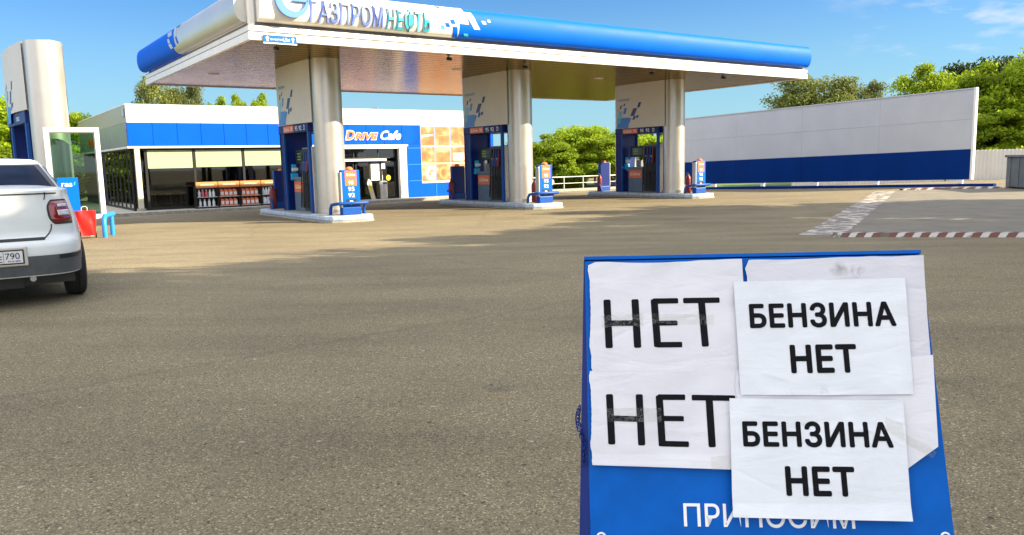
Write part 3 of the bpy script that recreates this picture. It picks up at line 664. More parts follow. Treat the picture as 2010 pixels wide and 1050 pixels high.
# ------------------------------------------------------------------ shop
sh = empty('shop_building', S(0,0,0), RZ, 'low white and blue filling station shop with glazed front and cafe lettering', 'shop')
VF, UL, UR, VB, ZT_, ZP = 19.13, .50, 19.9, 34.0, 4.40, ZP
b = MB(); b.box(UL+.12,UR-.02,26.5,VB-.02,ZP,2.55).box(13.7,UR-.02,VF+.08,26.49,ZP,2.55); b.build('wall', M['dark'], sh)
MB().box(UL+.05,UR-.05,VF+.05,VB-.05,2.56,ZT_-.02).build('roof', M['white'], sh)
MB().box(UL-.02,UR+.02,VF-.02,VF+.2,ZT_-.018,ZT_+.03).box(UL-.02,UL+.2,VF+.201,VB,ZT_-.018,ZT_+.03).build('coping', M['trim'], sh, bevel=.008)
b = MB(); b2 = MB(); x = UL
while x < UR - .1:
    e = min(UR, x+1.035); b.box(x+.006, e-.006, VF-.012, VF+.045, 3.625, ZT_-.02)
    if x < 14.6: b2.box(x+.008, e-.008, VF-.03, VF+.045, 2.60, 3.612)
    x = e
b.build('parapet', M['white'], sh, bevel=.006); b2.build('blue_band', M['store_blue'], sh, bevel=.006)
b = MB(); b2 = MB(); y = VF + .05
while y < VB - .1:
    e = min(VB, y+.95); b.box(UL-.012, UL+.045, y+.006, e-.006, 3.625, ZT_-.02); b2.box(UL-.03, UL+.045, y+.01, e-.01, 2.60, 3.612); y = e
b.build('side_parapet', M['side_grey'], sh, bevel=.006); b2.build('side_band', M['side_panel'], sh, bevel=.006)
MB().box(UL-.05,14.3,VF-.06,VF+.3,2.50,2.588).box(UL-.05,UL+.3,VF+.301,VB,2.50,2.588).build('lower_trim', M['trim'], sh, bevel=.01)
MB().box(.72,.94,VF-.02,VF+.14,ZP+.10,2.498).build('corner_column', M['cream'], sh, bevel=.015)
MB().box(.66,1.0,VF-.05,VF+.18,ZP,ZP+.098).build('column_foot', M['concrete'], sh, bevel=.01)
GZ = VF + .22
def bay(u0, u1, blind=None):
    w = MB(); k = .035
    w.box(u0,u0+k*2,GZ-.05,GZ+.05,ZP,2.49).box(u1-k,u1,GZ-.05,GZ+.05,ZP,2.49).box(u0+k*2,u1-k,GZ-.05,GZ+.05,ZP,ZP+.12).box(u0+k*2,u1-k,GZ-.05,GZ+.05,2.42,2.49)
    f = w.build('window', M['black'], sh); MB().box(u0+k*2,u1-k,GZ-.006,GZ+.006,ZP+.12,2.42).build('pane', M['glass'], f)
    if blind: MB().box(u0+.09,u1-.06,GZ-.035,GZ-.02,blind,2.41).build('blind', M['blind'], f)
for u0, u1, bl in ((.55,1.18,None),(1.18,3.25,1.60),(3.25,5.50,1.62),(5.50,7.75,1.64),(7.75,10.3,1.64)): bay(u0, u1, bl)
for k in range(7):                       # side glazing
    v0 = GZ + .06 + k*1.05; v1 = v0 + 1.05
    f = MB().box(UL+.10,UL+.17,v0,v0+.06,ZP,2.49).box(UL+.10,UL+.17,v0+.06,v1,ZP,ZP+.10).box(UL+.10,UL+.17,v0+.06,v1,2.43,2.49).build('window', M['black'], sh)
    MB().box(UL+.13,UL+.14,v0+.06,v1,ZP+.10,2.43).build('pane', M['glass_side'], f)
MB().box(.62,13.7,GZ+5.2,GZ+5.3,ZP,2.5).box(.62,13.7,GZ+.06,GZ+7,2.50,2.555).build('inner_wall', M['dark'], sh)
MB().box(.7,13.7,GZ+.06,GZ+5.2,ZP+.002,ZP+.008).build('floor', M['grey'], sh)
MB().box(5.86,6.05,GZ+.25,GZ+.45,ZP+.01,2.5).build('inner_column', M['cream'], sh)
# entrance
b = MB(); b.box(13.72,14.14,VF-.16,VF+.1,ZP,2.52).box(10.2,13.719,VF-.12,VF+.1,2.38,2.498); b.build('entrance_frame', M['white'], sh, bevel=.012)
MB().box(10.3,13.0,VF-.02,VF+.2,1.74,1.86).build('door_rail', M['trim'], sh, bevel=.01)
def door(u0, u1, z1, inner=True):
    k = .05
    f = MB().box(u0,u0+k,GZ-.03,GZ+.03,ZP+.01,z1).box(u1-k,u1,GZ-.03,GZ+.03,ZP+.01,z1).box(u0+k,u1-k,GZ-.03,GZ+.03,ZP+.01,ZP+.1).box(u0+k,u1-k,GZ-.03,GZ+.03,z1-.07,z1).build('door', M['black'], sh)
    MB().box(u0+k,u1-k,GZ-.005,GZ+.005,ZP+.1,z1-.07).build('pane', M['glass'], f); return f
door(10.32,11.2,1.73); door(11.3,12.1,1.73)
d1 = door(12.12,12.72,1.73); d2 = door(12.74,13.70,1.73)
f = MB().box(10.32,13.70,GZ-.03,GZ+.03,1.88,1.93).box(11.2,11.25,GZ-.03,GZ+.03,1.931,2.37).box(12.6,12.65,GZ-.03,GZ+.03,1.931,2.37).build('window', M['black'], sh)
MB().box(10.32,13.70,GZ-.004,GZ+.004,1.932,2.37).build('pane', M['glass'], f)
b = MB(); b.box(12.17,12.68,GZ-.014,GZ-.008,.72,1.58); b.mat(1); rr = random.Random(2)
for j in range(7):
    for i in range(4):
        if rr.random() < .8: b.box(12.21+.115*i, 12.21+.115*i+.04+.05*rr.random(), GZ-.0185, GZ-.0145, .78+.11*j, .78+.11*j+.06)
b.build('notice', [M['letter_white'], M['grey']], d1)
MB().box(12.78,13.0,GZ-.014,GZ-.008,1.32,1.60).box(12.76,12.84,GZ-.015,GZ-.0085,.72,1.0).build('notice', M['letter_white'], d2)
b = MB(); b.prism([(13.18+.13*math.cos(2*PI*i/24), GZ-.014, .84+.15*math.sin(2*PI*i/24)) for i in range(24)], (0,.006,0)); b.build('sticker', M['yellow'], d2)
MB().box(12.78,12.80,GZ-.06,GZ-.04,.5,1.2).build('handle', M['steel'], d2)
b = MB()
for i in range(5): b.box(10.45+.36*i, 10.72+.36*i, GZ+.4, GZ+.42, 2.02, 2.12)
b.build('inner_lamps', M['trim'], sh)
# blue wall right of the door with seams, advertisement panels
MB().box(14.16,15.30,VF-.03,VF+.078,ZP,2.595).box(14.62,15.30,VF-.03,VF+.045,2.60,3.612).box(15.303,UR,VF-.03,VF+.078,ZP,3.612).build('blue_wall', M['store_blue'], sh)
b = MB()
for z in (.62, 1.5, 2.38): b.box(14.3,15.14,VF-.036,VF-.0305,z,z+.03)
for u_ in (15.97, 16.97, 17.95): b.box(u_,u_+.035,VF-.05,VF-.0305,ZP,3.61)
b.build('panel_seam', M['px_blue'], sh)
def warm_poster(name, seed):
    m = mat(name, (.70,.30,.08), .45); t = m.node_tree; bs = t.nodes['Principled BSDF']
    tcn = t.nodes.new('ShaderNodeTexCoord'); mpn = t.nodes.new('ShaderNodeMapping'); mpn.inputs['Location'].default_value = (seed*5.3, seed*2.1, seed); mpn.inputs['Scale'].default_value = (1, 1, 1.4)
    n = t.nodes.new('ShaderNodeTexNoise'); n.inputs['Scale'].default_value = 1.5; n.inputs['Detail'].default_value = 3; r = t.nodes.new('ShaderNodeValToRGB'); e = r.color_ramp.elements
    while len(e) < 5: e.new(.5)
    for i, (p, c) in enumerate(((.28,(.36,.085,.03)),(.42,(.42,.13,.03)),(.52,(.45,.18,.055)),(.62,(.48,.32,.18)),(.74,(.42,.17,.10)))): e[i].position = p; e[i].color = (*c,1)
    t.links.new(tcn.outputs['Object'], mpn.inputs[0]); t.links.new(mpn.outputs[0], n.inputs[0]); t.links.new(n.outputs[0], r.inputs[0]); t.links.new(r.outputs[0], bs.inputs['Base Color']); return m
for i, (u0, u1) in enumerate(((15.12,15.96),(16.02,16.96),(17.02,17.94))):
    f = MB().box(u0-.03,u1,VF-.048,VF-.0305,.48,3.6).build('advertisement', M['cream'], sh)
    pm = warm_poster('poster_print', i)
    b = MB()
    for z0, z1 in ((.60,1.50),(1.58,2.44),(2.52,3.54)): b.box(u0,u1-.02,VF-.055,VF-.0485,z0,z1)
    b.build('print', pm, f)
    b = MB()
    if i < 2: b.text('GO'[i], ((u0+u1)/2+(.1 if i == 0 else .0),VF-.058,.68), (1,0,0), (0,0,1), .72, bold=.05, width=.62, align='CENTER')
    if i < 2: b.prism([(u0+.1,VF-.0595,3.0),(u1-.1,VF-.0595,3.06),(u1-.1,VF-.0595,3.13),(u0+.1,VF-.0595,3.09)], (0,.004,0))
    if i == 2: b.box(u0+.1,u1-.1,VF-.0595,VF-.0555,1.7,2.1)
    b.build('lettering', M['letter_white'] if i != 1 else M['rack_orange'], f)
# cafe lettering
def word(t, u0, w, z, h, m, bold, shear, y, name='lettering', xs=None, dep=.02):
    bb = MB(); bb.text(t, (u0, y, z), (1,0,0), (0,0,1), h, bold=bold, shear=shear, depth=dep, width=w); return bb.build(name, m, sh)
word('D', 10.68, .56, 2.86, .47, M['letter_white'], .075, .25, VF-.045); word('D', 10.74, .46, 2.88, .43, M['letter_orange'], .04, .25, VF-.062)
word('RIVE', 11.20, 1.36, 2.86, .36, M['letter_white'], .085, .25, VF-.045); word('RIVE', 11.24, 1.28, 2.88, .32, M['letter_orange'], .05, .25, VF-.062)
word('Cafe', 12.68, 1.22, 2.86, .47, M['letter_white'], .035, .34, VF-.05)
b = MB(); b.text('D', (UL-.05, 30.3, 2.86), (0,-1,0), (0,0,1), .47, bold=.05, shear=.25, width=.6, depth=.02); b.build('lettering', M['letter_orange'], sh); b = MB(); b.text('RIVE', (UL-.05, 29.7, 2.86), (0,-1,0), (0,0,1), .36, bold=.06, shear=.25, width=1.36, depth=.02); b.build('lettering', M['letter_orange'], sh)
b = MB(); b.text('Cafe', (UL-.05, 28.2, 2.86), (0,-1,0), (0,0,1), .47, bold=.035, shear=.34, width=1.25, depth=.02); b.build('lettering', M['letter_white'], sh)
MB().box(UL-.06,UL-.035,VF+.18,VF+.55,3.9,4.25).build('square_notice', M['px_light'], sh)
MB().tube([(12.9,VF+1.2,ZT_),(12.9,VF+1.2,ZT_+.14),(13.1,VF+1.0,ZT_+.2)], .04, 8).build('roof_fitting', M['grey'], sh)
# inside the window: counter and stools
t = empty('window_counter', S(2.2,GZ+.6,ZP), RZ, 'long pale counter behind the left shop window', 'counter')
MB().box(-1.0,1.0,-.25,.25,1.0,1.06).build('top', M['cream'], t, bevel=.01); MB().box(-.8,-.74,-.2,.2,0,.998).box(.74,.8,-.2,.2,0,.998).build('leg', M['grey'], t)
st0 = empty('bar_stool', (0,0,0), RZ)
MB().lathe([(.16,.66),(.17,.68),(.17,.71),(.15,.72)], (0,0), 18).build('seat', M['cream'], st0, smooth=40)
for a in range(4):
    c_, s_ = math.cos(PI/4+a*PI/2), math.sin(PI/4+a*PI/2); MB().tube([(.11*c_,.11*s_,.655),(.20*c_,.20*s_,0.0)], .014, 6).build('leg', M['steel'], st0)
MB().tube([(.165*math.cos(2*PI*k/16), .165*math.sin(2*PI*k/16), .25) for k in range(17)], .010, 6).build('foot_ring', M['steel'], st0, smooth=60)
for i, (u_, lb) in enumerate(((1.45,'pale bar stool behind the shop window, next to the corner column'),(2.1,'middle bar stool under the pale window counter'),(2.75,'bar stool under the window counter, next to the goods racks'))):
    inst(st0, S(u_, GZ+.38, ZP+.01), lb, 'stool', 'stools at the window counter')
# goods racks on the pavement
rk0 = empty('goods_rack', (0,0,0), RZ)
MB().box(-.47,.47,.12,.22,0,1.0).build('back_panel', M['black'], rk0)
MB().box(-.485,-.455,-.26,.22,0,1.0).box(.455,.485,-.26,.22,0,1.0).build('side_frame', M['black'], rk0)
for z in (.06, .49): MB().box(-.453,.453,-.26,.118,z,z+.03).build('shelf', M['zinc'], rk0, bevel=.004)
MB().box(-.48,.48,-.30,-.265,.93,1.20).build('header', M['rack_orange'], rk0, bevel=.01)
MB().box(-.30,.30,-.306,-.3005,1.02,1.10).build('header_stripe', M['cream'], rk0)
def canister(m1, name):
    t = empty(name, (0,0,0), RZ)
    b = MB(); b.prism([(-.085,-.06,0),(.085,-.06,0),(.085,-.06,.24),(.03,-.06,.31),(-.085,-.06,.31)], (0,.12,0)); b.build('body', m1, t, bevel=.012)
    MB().lathe([(.025,.312),(.025,.35)], (-.05,0), 12).build('cap', M['red'] if name != 'white_bottle' else M['cyan'], t)
    MB().box(-.065,.065,-.066,-.0605,.06,.20).build('label', M['goods_white'] if name == 'oil_canister' else (M['px_light'] if name == 'white_bottle' else M['goods_white']), t); return t
def bottle(m1, name):
    t = empty(name, (0,0,0), RZ); MB().lathe([(.055,0),(.06,.02),(.06,.20),(.03,.27),(.022,.29)], (0,0), 14).build('body', m1, t, smooth=40); MB().lathe([(.026,.291),(.026,.33)], (0,0), 12).build('cap', M['letter_white'], t); return t
can_o = canister(M['goods_orange'], 'oil_canister'); bot_w = bottle(M['goods_white'], 'white_bottle'); bot_p = bottle(M['goods_pink'], 'pink_bottle'); can_w = canister(M['goods_white'], 'white_canister')
RKN = ['leftmost goods rack', 'second goods rack from the left', 'third goods rack from the left', 'rightmost goods rack']
for i in range(4):
    u_ = 3.52 + .99*i; VR = VF - .40
    inst(rk0, S(u_, VR, ZP), f'black rack with orange header, {["the leftmost of four, holding pink and white bottles", "second from the left, full of orange canisters", "third from the left, full of orange canisters", "the rightmost of four, holding white bottles"][i]}', 'goods rack', 'goods racks before the shop window')
    for lv, z in (('lower', .09), ('upper', .52)):
        kinds = {0: ([bot_w]*4 if lv == 'lower' else [bot_w, bot_p, bot_p, bot_w, bot_w]), 1: [can_o]*4, 2: [can_o]*4, 3: ([can_w]*4 if lv == 'lower' else [bot_w]*6)}[i]
        n = len(kinds)
        for k, pr in enumerate(kinds):
            du = -.40 + .80*(k+.5)/n
            nm = {'oil_canister': 'orange oil canister', 'white_bottle': 'white bottle', 'pink_bottle': 'pink bottle', 'white_canister': 'white canister'}[pr.name.split('.')[0]]
            inst(pr, S(u_+du, VR-.12, ZP+z), f'{nm} on the {lv} shelf of the {RKN[i]}', 'canister' if 'canister' in nm else 'bottle', f'{nm}s on the {lv} shelf of the {RKN[i]}')
# bin and leaning board at the door
t = empty('trash_bin', S(12.56,VF-.42,ZP), RZ, 'pale metal litter bin standing beside the shop door', 'bin')
MB().lathe([(.19,0),(.20,.02),(.20,.78)], (0,0), 24).build('body', M['fascia_silver'], t, smooth=40); MB().lathe([(.215,.782),(.215,.86),(.19,.94),(.10,.96)], (0,0), 24).build('lid', M['white'], t, smooth=40)
MB().box(-.12,.12,-.222,-.16,.80,.88).build('slot', M['black'], t)
t = empty('leaning_board', S(11.9,VF-.35,ZP), RZ, 'pale yellow board leaning by the open shop door', 'board')
MB().prism([(-.02,0,0),(.22,0,0),(.02,.10,1.0),(-.12,.10,1.08),(-.20,.08,.85)], (0,.02,0)).build('panel', M['cream'], t); MB().prism([(-.06,.028,.4),(.06,.028,.36),(.0,.065,.8),(-.1,.065,.85)], (0,-.02,0)).build('print', M['yellow'], t)

# ------------------------------------------------------------------ gas column, glass screen, trolley, hoop
gas = make_pillar('gas_column', 4.62, 2.74, 3.04, False)
gas.rotation_euler = (0,0,RZ+R(5)); gas.location = S(-3.98,3.1) - Matrix.Rotation(RZ+R(5), 3, 'Z') @ Vector((0,2.72,0)); gas.scale = (.96, 1, 1); gas['label'] = 'free-standing silver and white gas column with blue header left of the canopy'; gas['category'] = 'gas column'
t = empty('glass_screen', S(-3.64,2.30), RZ, 'white framed glass screen standing in front of the gas column', 'screen')
b = MB(); w, k = .58, .105; z0, z1 = .40, 2.58
b.box(-w,-w+k,-.05,.05,z0,z1).box(w-k,w,-.05,.05,z0,z1).box(-w+k,w-k,-.05,.05,z1-k,z1).box(-w+k,w-k,-.05,.05,z0,z0+k); b.build('frame', M['white'], t, bevel=.012)
b = MB(); b.box(-w+k,-w+k+.02,-.03,.03,z0+k,z1-k).box(w-k-.02,w-k,-.03,.03,z0+k,z1-k).box(-w+k+.02,w-k-.02,-.03,.03,z1-k-.02,z1-k).box(-w+k+.02,w-k-.02,-.03,.03,z0+k,z0+k+.02); b.build('gasket', M['grey'], t)
MB().box(-w+k+.02,w-k-.02,-.006,.006,z0+k+.02,z1-k-.02).build('pane', M['glass_booth'], t)
MB().box(-.50,-.44,-.04,.04,0,.398).build('leg', M['white'], t); MB().box(.20,.26,-.04,.04,0,.398).build('leg', M['white'], t)
f = MB().box(-.40,.04,-.03,-.012,.62,1.41).build('blue_panel', M['blue'], t, bevel=.006)
b = MB(); b.text('газ', (-.20,-.032,1.20), (1,0,0), (0,0,1), .105, bold=.02, width=.22, align='CENTER'); b.build('lettering', M['letter_white'], f)
b = MB(); b.prism([(-.06,-.034,1.22),(-.03,-.034,1.24),(-.02,-.034,1.32),(-.05,-.034,1.29)], (0,.003,0)); b.build('flame_mark', M['letter_cyan'], f)
t = empty('fire_trolley', S(-3.60,1.66), RZ, 'red covered fire trolley on two dark legs beside the white car', 'trolley')
b = MB(); rings = []
def cart(a, z):
    q = z; w_ = .19 + .035*sst(0, .5, q) - .01*sst(.45,.6,q); d_ = .13 + .03*q; an = 2*PI*a
    cx_, sx_ = math.cos(an), math.sin(an); ex = .45
    return (w_*math.copysign(abs(cx_)**ex, cx_), d_*math.copysign(abs(sx_)**ex, sx_) + .016*math.sin(7*an+q*11), .06 + q)
b.grid(lambda a, z: cart(a, z), 40, 14, (0,1), (0,.58)); b.add([cart(i/40,.58) for i in range(40)], [tuple(range(40))]); b.build('cover', M['red'], t, smooth=50)
MB().box(-.20,-.17,-.08,-.05,0,.12).build('leg', M['black'], t); MB().box(.17,.20,-.08,-.05,0,.12).build('leg', M['black'], t)
MB().tube([(-.06,.03,.64),(-.06,.03,.71),(-.03,.03,.735),(.03,.03,.735),(.06,.03,.71),(.06,.03,.64)], .008, 8).build('handle', M['cream'], t, smooth=60)
t = empty('barrier_hoop', S(-3.11,1.8), 0, 'bright blue bent pipe hoop on the asphalt beside the red trolley', 'barrier')
p0 = S(-3.24,1.47) - S(-3.11,1.8); p1 = S(-2.98,2.12) - S(-3.11,1.8); ex = (p1-p0).normalized()
q = [p0, p0+Vector((0,0,.36)), p0+ex*.04+Vector((0,0,.44)), p0+ex*.13+Vector((0,0,.50)), p1-ex*.02+Vector((0,0,.50)), p1+ex*.16+Vector((0,0,.50))]
MB().tube(q, .055, 12).tube([p1, p1+Vector((0,0,.46))], .052, 12).build('pipe', M['hoop_blue'], t, smooth=60)

# ------------------------------------------------------------------ boundary wall, fence, container, railing
wl = empty('boundary_wall', S(29.6,0,0), RZ, 'long grey and navy panel wall raised on feet beyond the delivery pad', 'wall')
def wz(v, z): return z - .0232*(v+2.9)
def wbox(b, u0, u1, v0, v1, z0, z1):
    b.add([(u0,v0,wz(v0,z0)),(u1,v0,wz(v0,z0)),(u1,v1,wz(v1,z0)),(u0,v1,wz(v1,z0)),(u0,v0,wz(v0,z1)),(u1,v0,wz(v0,z1)),(u1,v1,wz(v1,z1)),(u0,v1,wz(v1,z1))],
        [(0,3,2,1),(4,5,6,7),(0,1,5,4),(1,2,6,5),(2,3,7,6),(3,0,4,7)])
VE = 13.6
b = MB(); vs = np.linspace(-2.9, VE, 5)
for i in range(4):
    wbox(b, 0, .12, vs[i]+.002, vs[i+1]-.002, 1.64, 2.90); wbox(b, 0, .12, vs[i]+.002, vs[i+1]-.002, 2.906, 4.16)
b.build('grey_panels', M['wall_grey'], wl, bevel=.006)
b = MB()
for i in range(4): wbox(b, -.012, .12, vs[i]+.003, vs[i+1]-.003, .35, 1.636)
b.build('navy_panels', M['wall_blue'], wl, bevel=.006)
b = MB(); wbox(b, -.03, .15, -2.9, VE, 4.162, 4.215); b.build('coping', M['wall_grey'], wl)
b = MB(); wbox(b, -.03, .17, -3.0, -2.903, .33, 4.22); b.build('end_cap', M['trim'], wl, bevel=.006)
b = MB(); wbox(b, -.08, .2, -3.9, VE, .02, .16); b.build('ground_beam', M['wall_blue'], wl, bevel=.01)
for v_ in (-2.6, 1.2, 4.4, 7.6, 10.9, 13.0):
    b = MB(); wbox(b, .0, .12, v_, v_+.22, .162, .348); b.build('foot', M['white'], wl, bevel=.01)
f0, f1 = Vector((16.5,46.2,0)), Vector((42,41.8,0)); fd = f1-f0; fl = fd.length; fd.normalize(); fn = Vector((fd.y,-fd.x,0))
t = empty('sheet_fence', f0, math.atan2(fd.y, fd.x), 'pale corrugated metal fence running behind the grey and navy wall', 'fence')
b = MB(); n = int(fl/.05); pr_ = [0, 0, .028, .028]
b.grid(lambda a, z: (a*fl, -pr_[int(round(a*n)) % 4], z - .30 + .12*a), n, 1, (0,1), (.08,1.86)); b.build('sheeting', M['fence_white'], t)
MB().box(0,fl,.02,.06,-.22,-.17).box(0,fl,.02,.06,1.3,1.36).build('rail', M['zinc'], t)
xg = 8.3; b = MB().box(xg,xg+.06,-.05,-.03,-.25,1.45); b.box(xg-.04,xg+.10,-.07,-.051,.25,.42).box(xg-.04,xg+.10,-.07,-.051,1.05,1.2); b.build('gate_hinges', M['black'], t)
MB().box(0,fl,-.06,.10,-.5,-.23).build('base', M['kerb_stone'], t)
t = empty('metal_container', (19.55,28.6,gz(19.6,28.6)), R(-6), 'dark grey metal container standing at the right edge of the pad', 'container')
MB().box(0,3.2,0,3.0,.06,1.22).build('body', M['container'], t, bevel=.02); MB().box(-.06,3.26,-.06,3.06,1.222,1.32).build('lid', M['container'], t, bevel=.02)
b = MB()
for k in range(5): b.box(-.03,.0-.002,.15+.62*k,.22+.62*k,.08,1.2)
for k in range(5): b.box(.15+.66*k,.22+.66*k,-.03,-.002,.08,1.2)
b.build('rib', M['container'], t); MB().box(.1,.4,.1,2.9,0,.058).box(2.8,3.1,.1,2.9,0,.058).build('skid', M['black'], t)
t = empty('pipe_railing', G(20,21.1), RZ, 'low metal pipe railing along the green verge beyond the lanes', 'railing')
def rl(u_): return G(20+u_,21.1).z - G(20,21.1).z
for z in (.92, .50): MB().tube([(u_, 0, rl(u_)+z) for u_ in np.linspace(0,17,18)], .035 if z > .6 else .022, 8).build('rail', M['zinc'], t, smooth=60)
for k in range(11): MB().tube([(k*1.65+.2,0,rl(k*1.65+.2)-.2),(k*1.65+.2,0,rl(k*1.65+.2)+.90)], .042, 8).build('post', M['zinc'], t, smooth=60)
t = empty('round_sign', G(25.6,20.95), RZ-.4, 'small round white sign on a post in front of the pipe railing', 'sign')
MB().tube([(0,0,-.1),(0,0,.55)], .045, 8).build('post', M['letter_white'], t, smooth=60); MB().prism([(.20*math.cos(2*PI*i/24),-.05,.62+.20*math.sin(2*PI*i/24)) for i in range(24)], (0,.03,0)).build('disc', M['letter_white'], t)
# ------------------------------------------------------------------ the folding board in front, with its paper notices
TL = Vector((.13519,1.42450,1.36274)); r2 = Vector((.99616,-.08717,.00801)); d2 = Vector((-.02290,-.34781,-.93729)); n2 = r2.cross(-d2).normalized()
SM = Matrix(((r2.x,-d2.x,n2.x,TL.x),(r2.y,-d2.y,n2.y,TL.y),(r2.z,-d2.z,n2.z,TL.z),(0,0,0,1)))
sg = empty('folding_board', (0,0,0), 0, 'blue folding pavement board with white lettering, standing in the foreground', 'sign'); sg.matrix_world = SM
BH = 1.175
MB().prism([(-.0015,.004,-.022),(.590,.004,-.022),(.594,-BH,-.022),(-.0015,-BH,-.022)], (0,0,.022)).build('front_panel', M['sign_blue'], sg, bevel=.002)
MB().prism([(-.003,.006,-.03),(.590,.006,-.03),(.590,.012,-.03),(-.003,.012,-.03)], (0,0,.031)).build('top_edge', M['sign_blue'], sg)
MB().prism([(-.0017,.004,-.05),(-.0017,-BH,-.05),(-.044,-BH,-.05),(-.0035,.004,-.05)], (0,0,.046)).build('side_leg', M['navy'], sg)
MB().prism([(.0,0,-.06),(.588,0,-.06),(.590,-1.06,-.66),(.0,-1.06,-.66)], (0,.01,.02)).build('rear_panel', M['sign_blue'], sg)
b = MB(); b.text('ПРИНОСИМ', (.156,-.458,.0012), (1,-.004,0), (0,1,0), .0365, bold=.012, width=.279); b.text('ИЗВИНЕНИЯ', (.13,-.53,.0012), (1,-.004,0), (0,1,0), .0365, bold=.012, width=.33) if False else None
b.build('lettering', M['letter_white'], sg)
for x, y in ((.017,-.4765),(.576,-.4705)):
    w_ = MB(); w_.tube([(x+.007*math.cos(2*PI*k/20), y-.001+.007*math.sin(2*PI*k/20), .002) for k in range(21)], .0018, 8, cap=False); w_.build('eyelet', M['letter_white'], sg, smooth=60)
b = MB()                                   # little chain hanging down the left side
rr = random.Random(5)
for k in range(17):
    cx_, cy_ = -.016 - .004*math.sin(k*.5) + (.004 if k > 8 else 0)*(k-8)*.35, -.262 - .0058*k; a = rr.uniform(0, PI)
    b.tube([(cx_+.0042*math.cos(2*PI*i/10)*math.cos(a), cy_+.0055*math.sin(2*PI*i/10), .002+.0042*math.cos(2*PI*i/10)*math.sin(a)) for i in range(11)], .0011, 5, cap=False)
b.build('chain', M['navy'], sg, smooth=60)

def wrinkle(seed, amp):
    r = random.Random(seed); W_ = [(r.uniform(12,75), r.uniform(12,120), r.uniform(0,6.28), r.uniform(.3,1)) for _ in range(10)]
    CR = [(r.uniform(0,.58), r.uniform(0,.45), r.uniform(-.5,.5), r.choice((-1,1))*r.uniform(.5,1.1), r.uniform(.04,.12)) for _ in range(16)]
    def crease(x, y):                    # short sharp folds
        t = 0
        for cx_, cy_, an, hh, ln in CR:
            dx, dy = x-cx_, y-cy_; al = dx*math.cos(an)+dy*math.sin(an); pe = -dx*math.sin(an)+dy*math.cos(an)
            if abs(al) < ln and abs(pe) < .02: t += hh*(1-abs(al)/ln)*math.exp(-abs(pe)/.0035)
        return t*.0013
    return lambda x, y: crease(x, y) + amp*sum(a/(1+.012*(fx+fy))*math.sin(fx*x + fy*y + 1.2*math.sin(9*x+seed) + ph) for fx, fy, ph, a in W_)/3
PM = {}
def pl_at(poly, a):                        # point on a polyline by x-fraction
    L_ = [0]
    for p, q in zip(poly, poly[1:]): L_.append(L_[-1] + math.hypot(q[0]-p[0], q[1]-p[1]))
    d = a*L_[-1]
    for i in range(len(poly)-1):
        if d <= L_[i+1] + 1e-9:
            f = (d-L_[i])/(L_[i+1]-L_[i]); return (poly[i][0]+(poly[i+1][0]-poly[i][0])*f, poly[i][1]+(poly[i+1][1]-poly[i][1])*f)
    return poly[-1]
def notice(label, group, z0, top, bot, seed, col, stains=(), amp=.0013, curl=None, nu=150, nv=110):
    rag = 1.0 if amp > .0010 else .15
    o = None; wf = wrinkle(seed, amp)
    zf = lambda x, y: z0 + wf(x, y) + (curl(x, y) if curl else 0)
    def fn(a, c):
        t, q = pl_at(top, a), pl_at(bot, a); x, y = t[0]+(q[0]-t[0])*c, t[1]+(q[1]-t[1])*c; x += .0016*rag*max(0,1-a*6)*(math.sin(c*9+seed)+.5*math.sin(c*21+2*seed+2*math.sin(c*7))+.12*math.sin(c*97)); y += .0008*rag*max(0,1-c*8)*(math.sin(a*8+seed)+.4*math.sin(a*23+2*math.sin(a*9))); return (x, -y, zf(x, y))
    o = MB().grid(fn, nu, nv).build('paper_notice', paper_mat('paper', col, seed, stains), smooth=60)
    o.matrix_world = SM; tag(o, label, 'paper notice', group); return o, zf
def strokes(o, zf, segs):                  # rounded printed strokes lying on the wrinkled sheet
    b = MB()
    for x0, y0, x1, y1, w in segs:
        d = math.hypot(x1-x0, y1-y0); ex, ey = (x1-x0)/d, (y1-y0)/d; h = w/2; c = w*.22
        n = max(6, int(d/.006))
        def f(a, s_):
            e = min(a, 1-a)*d; hh = h if e > c else h - c + math.sqrt(max(0, c*c-(c-e)**2))
            x, y = x0+ex*d*a - ey*hh*s_, y0+ey*d*a + ex*hh*s_; return (x, -y, zf(x, y)+.0006)
        m = len(b.v)
        al = sorted(set([0, c*.15/d, c*.5/d, c/d] + [i/n for i in range(1, n)] + [1-c/d, 1-c*.5/d, 1-c*.15/d, 1]))
        b.add([f(a, s_) for a in al for s_ in (-1, -.33, .33, 1)], [(i*4+j+1, i*4+j, (i+1)*4+j, (i+1)*4+j+1) for i in range(len(al)-1) for j in range(3)])
    for f_i, f_ in enumerate(b.f): b.f[f_i] = f_[::-1]
    b.build('lettering', M['letter_black'], o)
def printed(o, zf, rows):
    b = MB()
    for txt, x0, x1, ytop, ybot, lean in rows:
        h = ybot - ytop; w = x1 - x0
        b.bold_text(txt, .046, lambda X, Y, Z: (x0+X, -(ybot+lean*X)+Y, zf(x0+X, ybot-Y)+.0006+Z), h, width=w, sub=3, space=1.06)
    b.build('lettering', M['letter_black'], o)
def tape(o, zf, pts):
    b = MB(); P = [Vector((p[0], -p[1], 0)) for p in pts]
    b.grid(lambda a, c: (lambda q: (q.x, q.y, zf(q.x, -q.y)+.0011))(P[0].lerp(P[1], a).lerp(P[3].lerp(P[2], a), c)), 14, 4); b.build('tape', M['tape'], o, smooth=60)
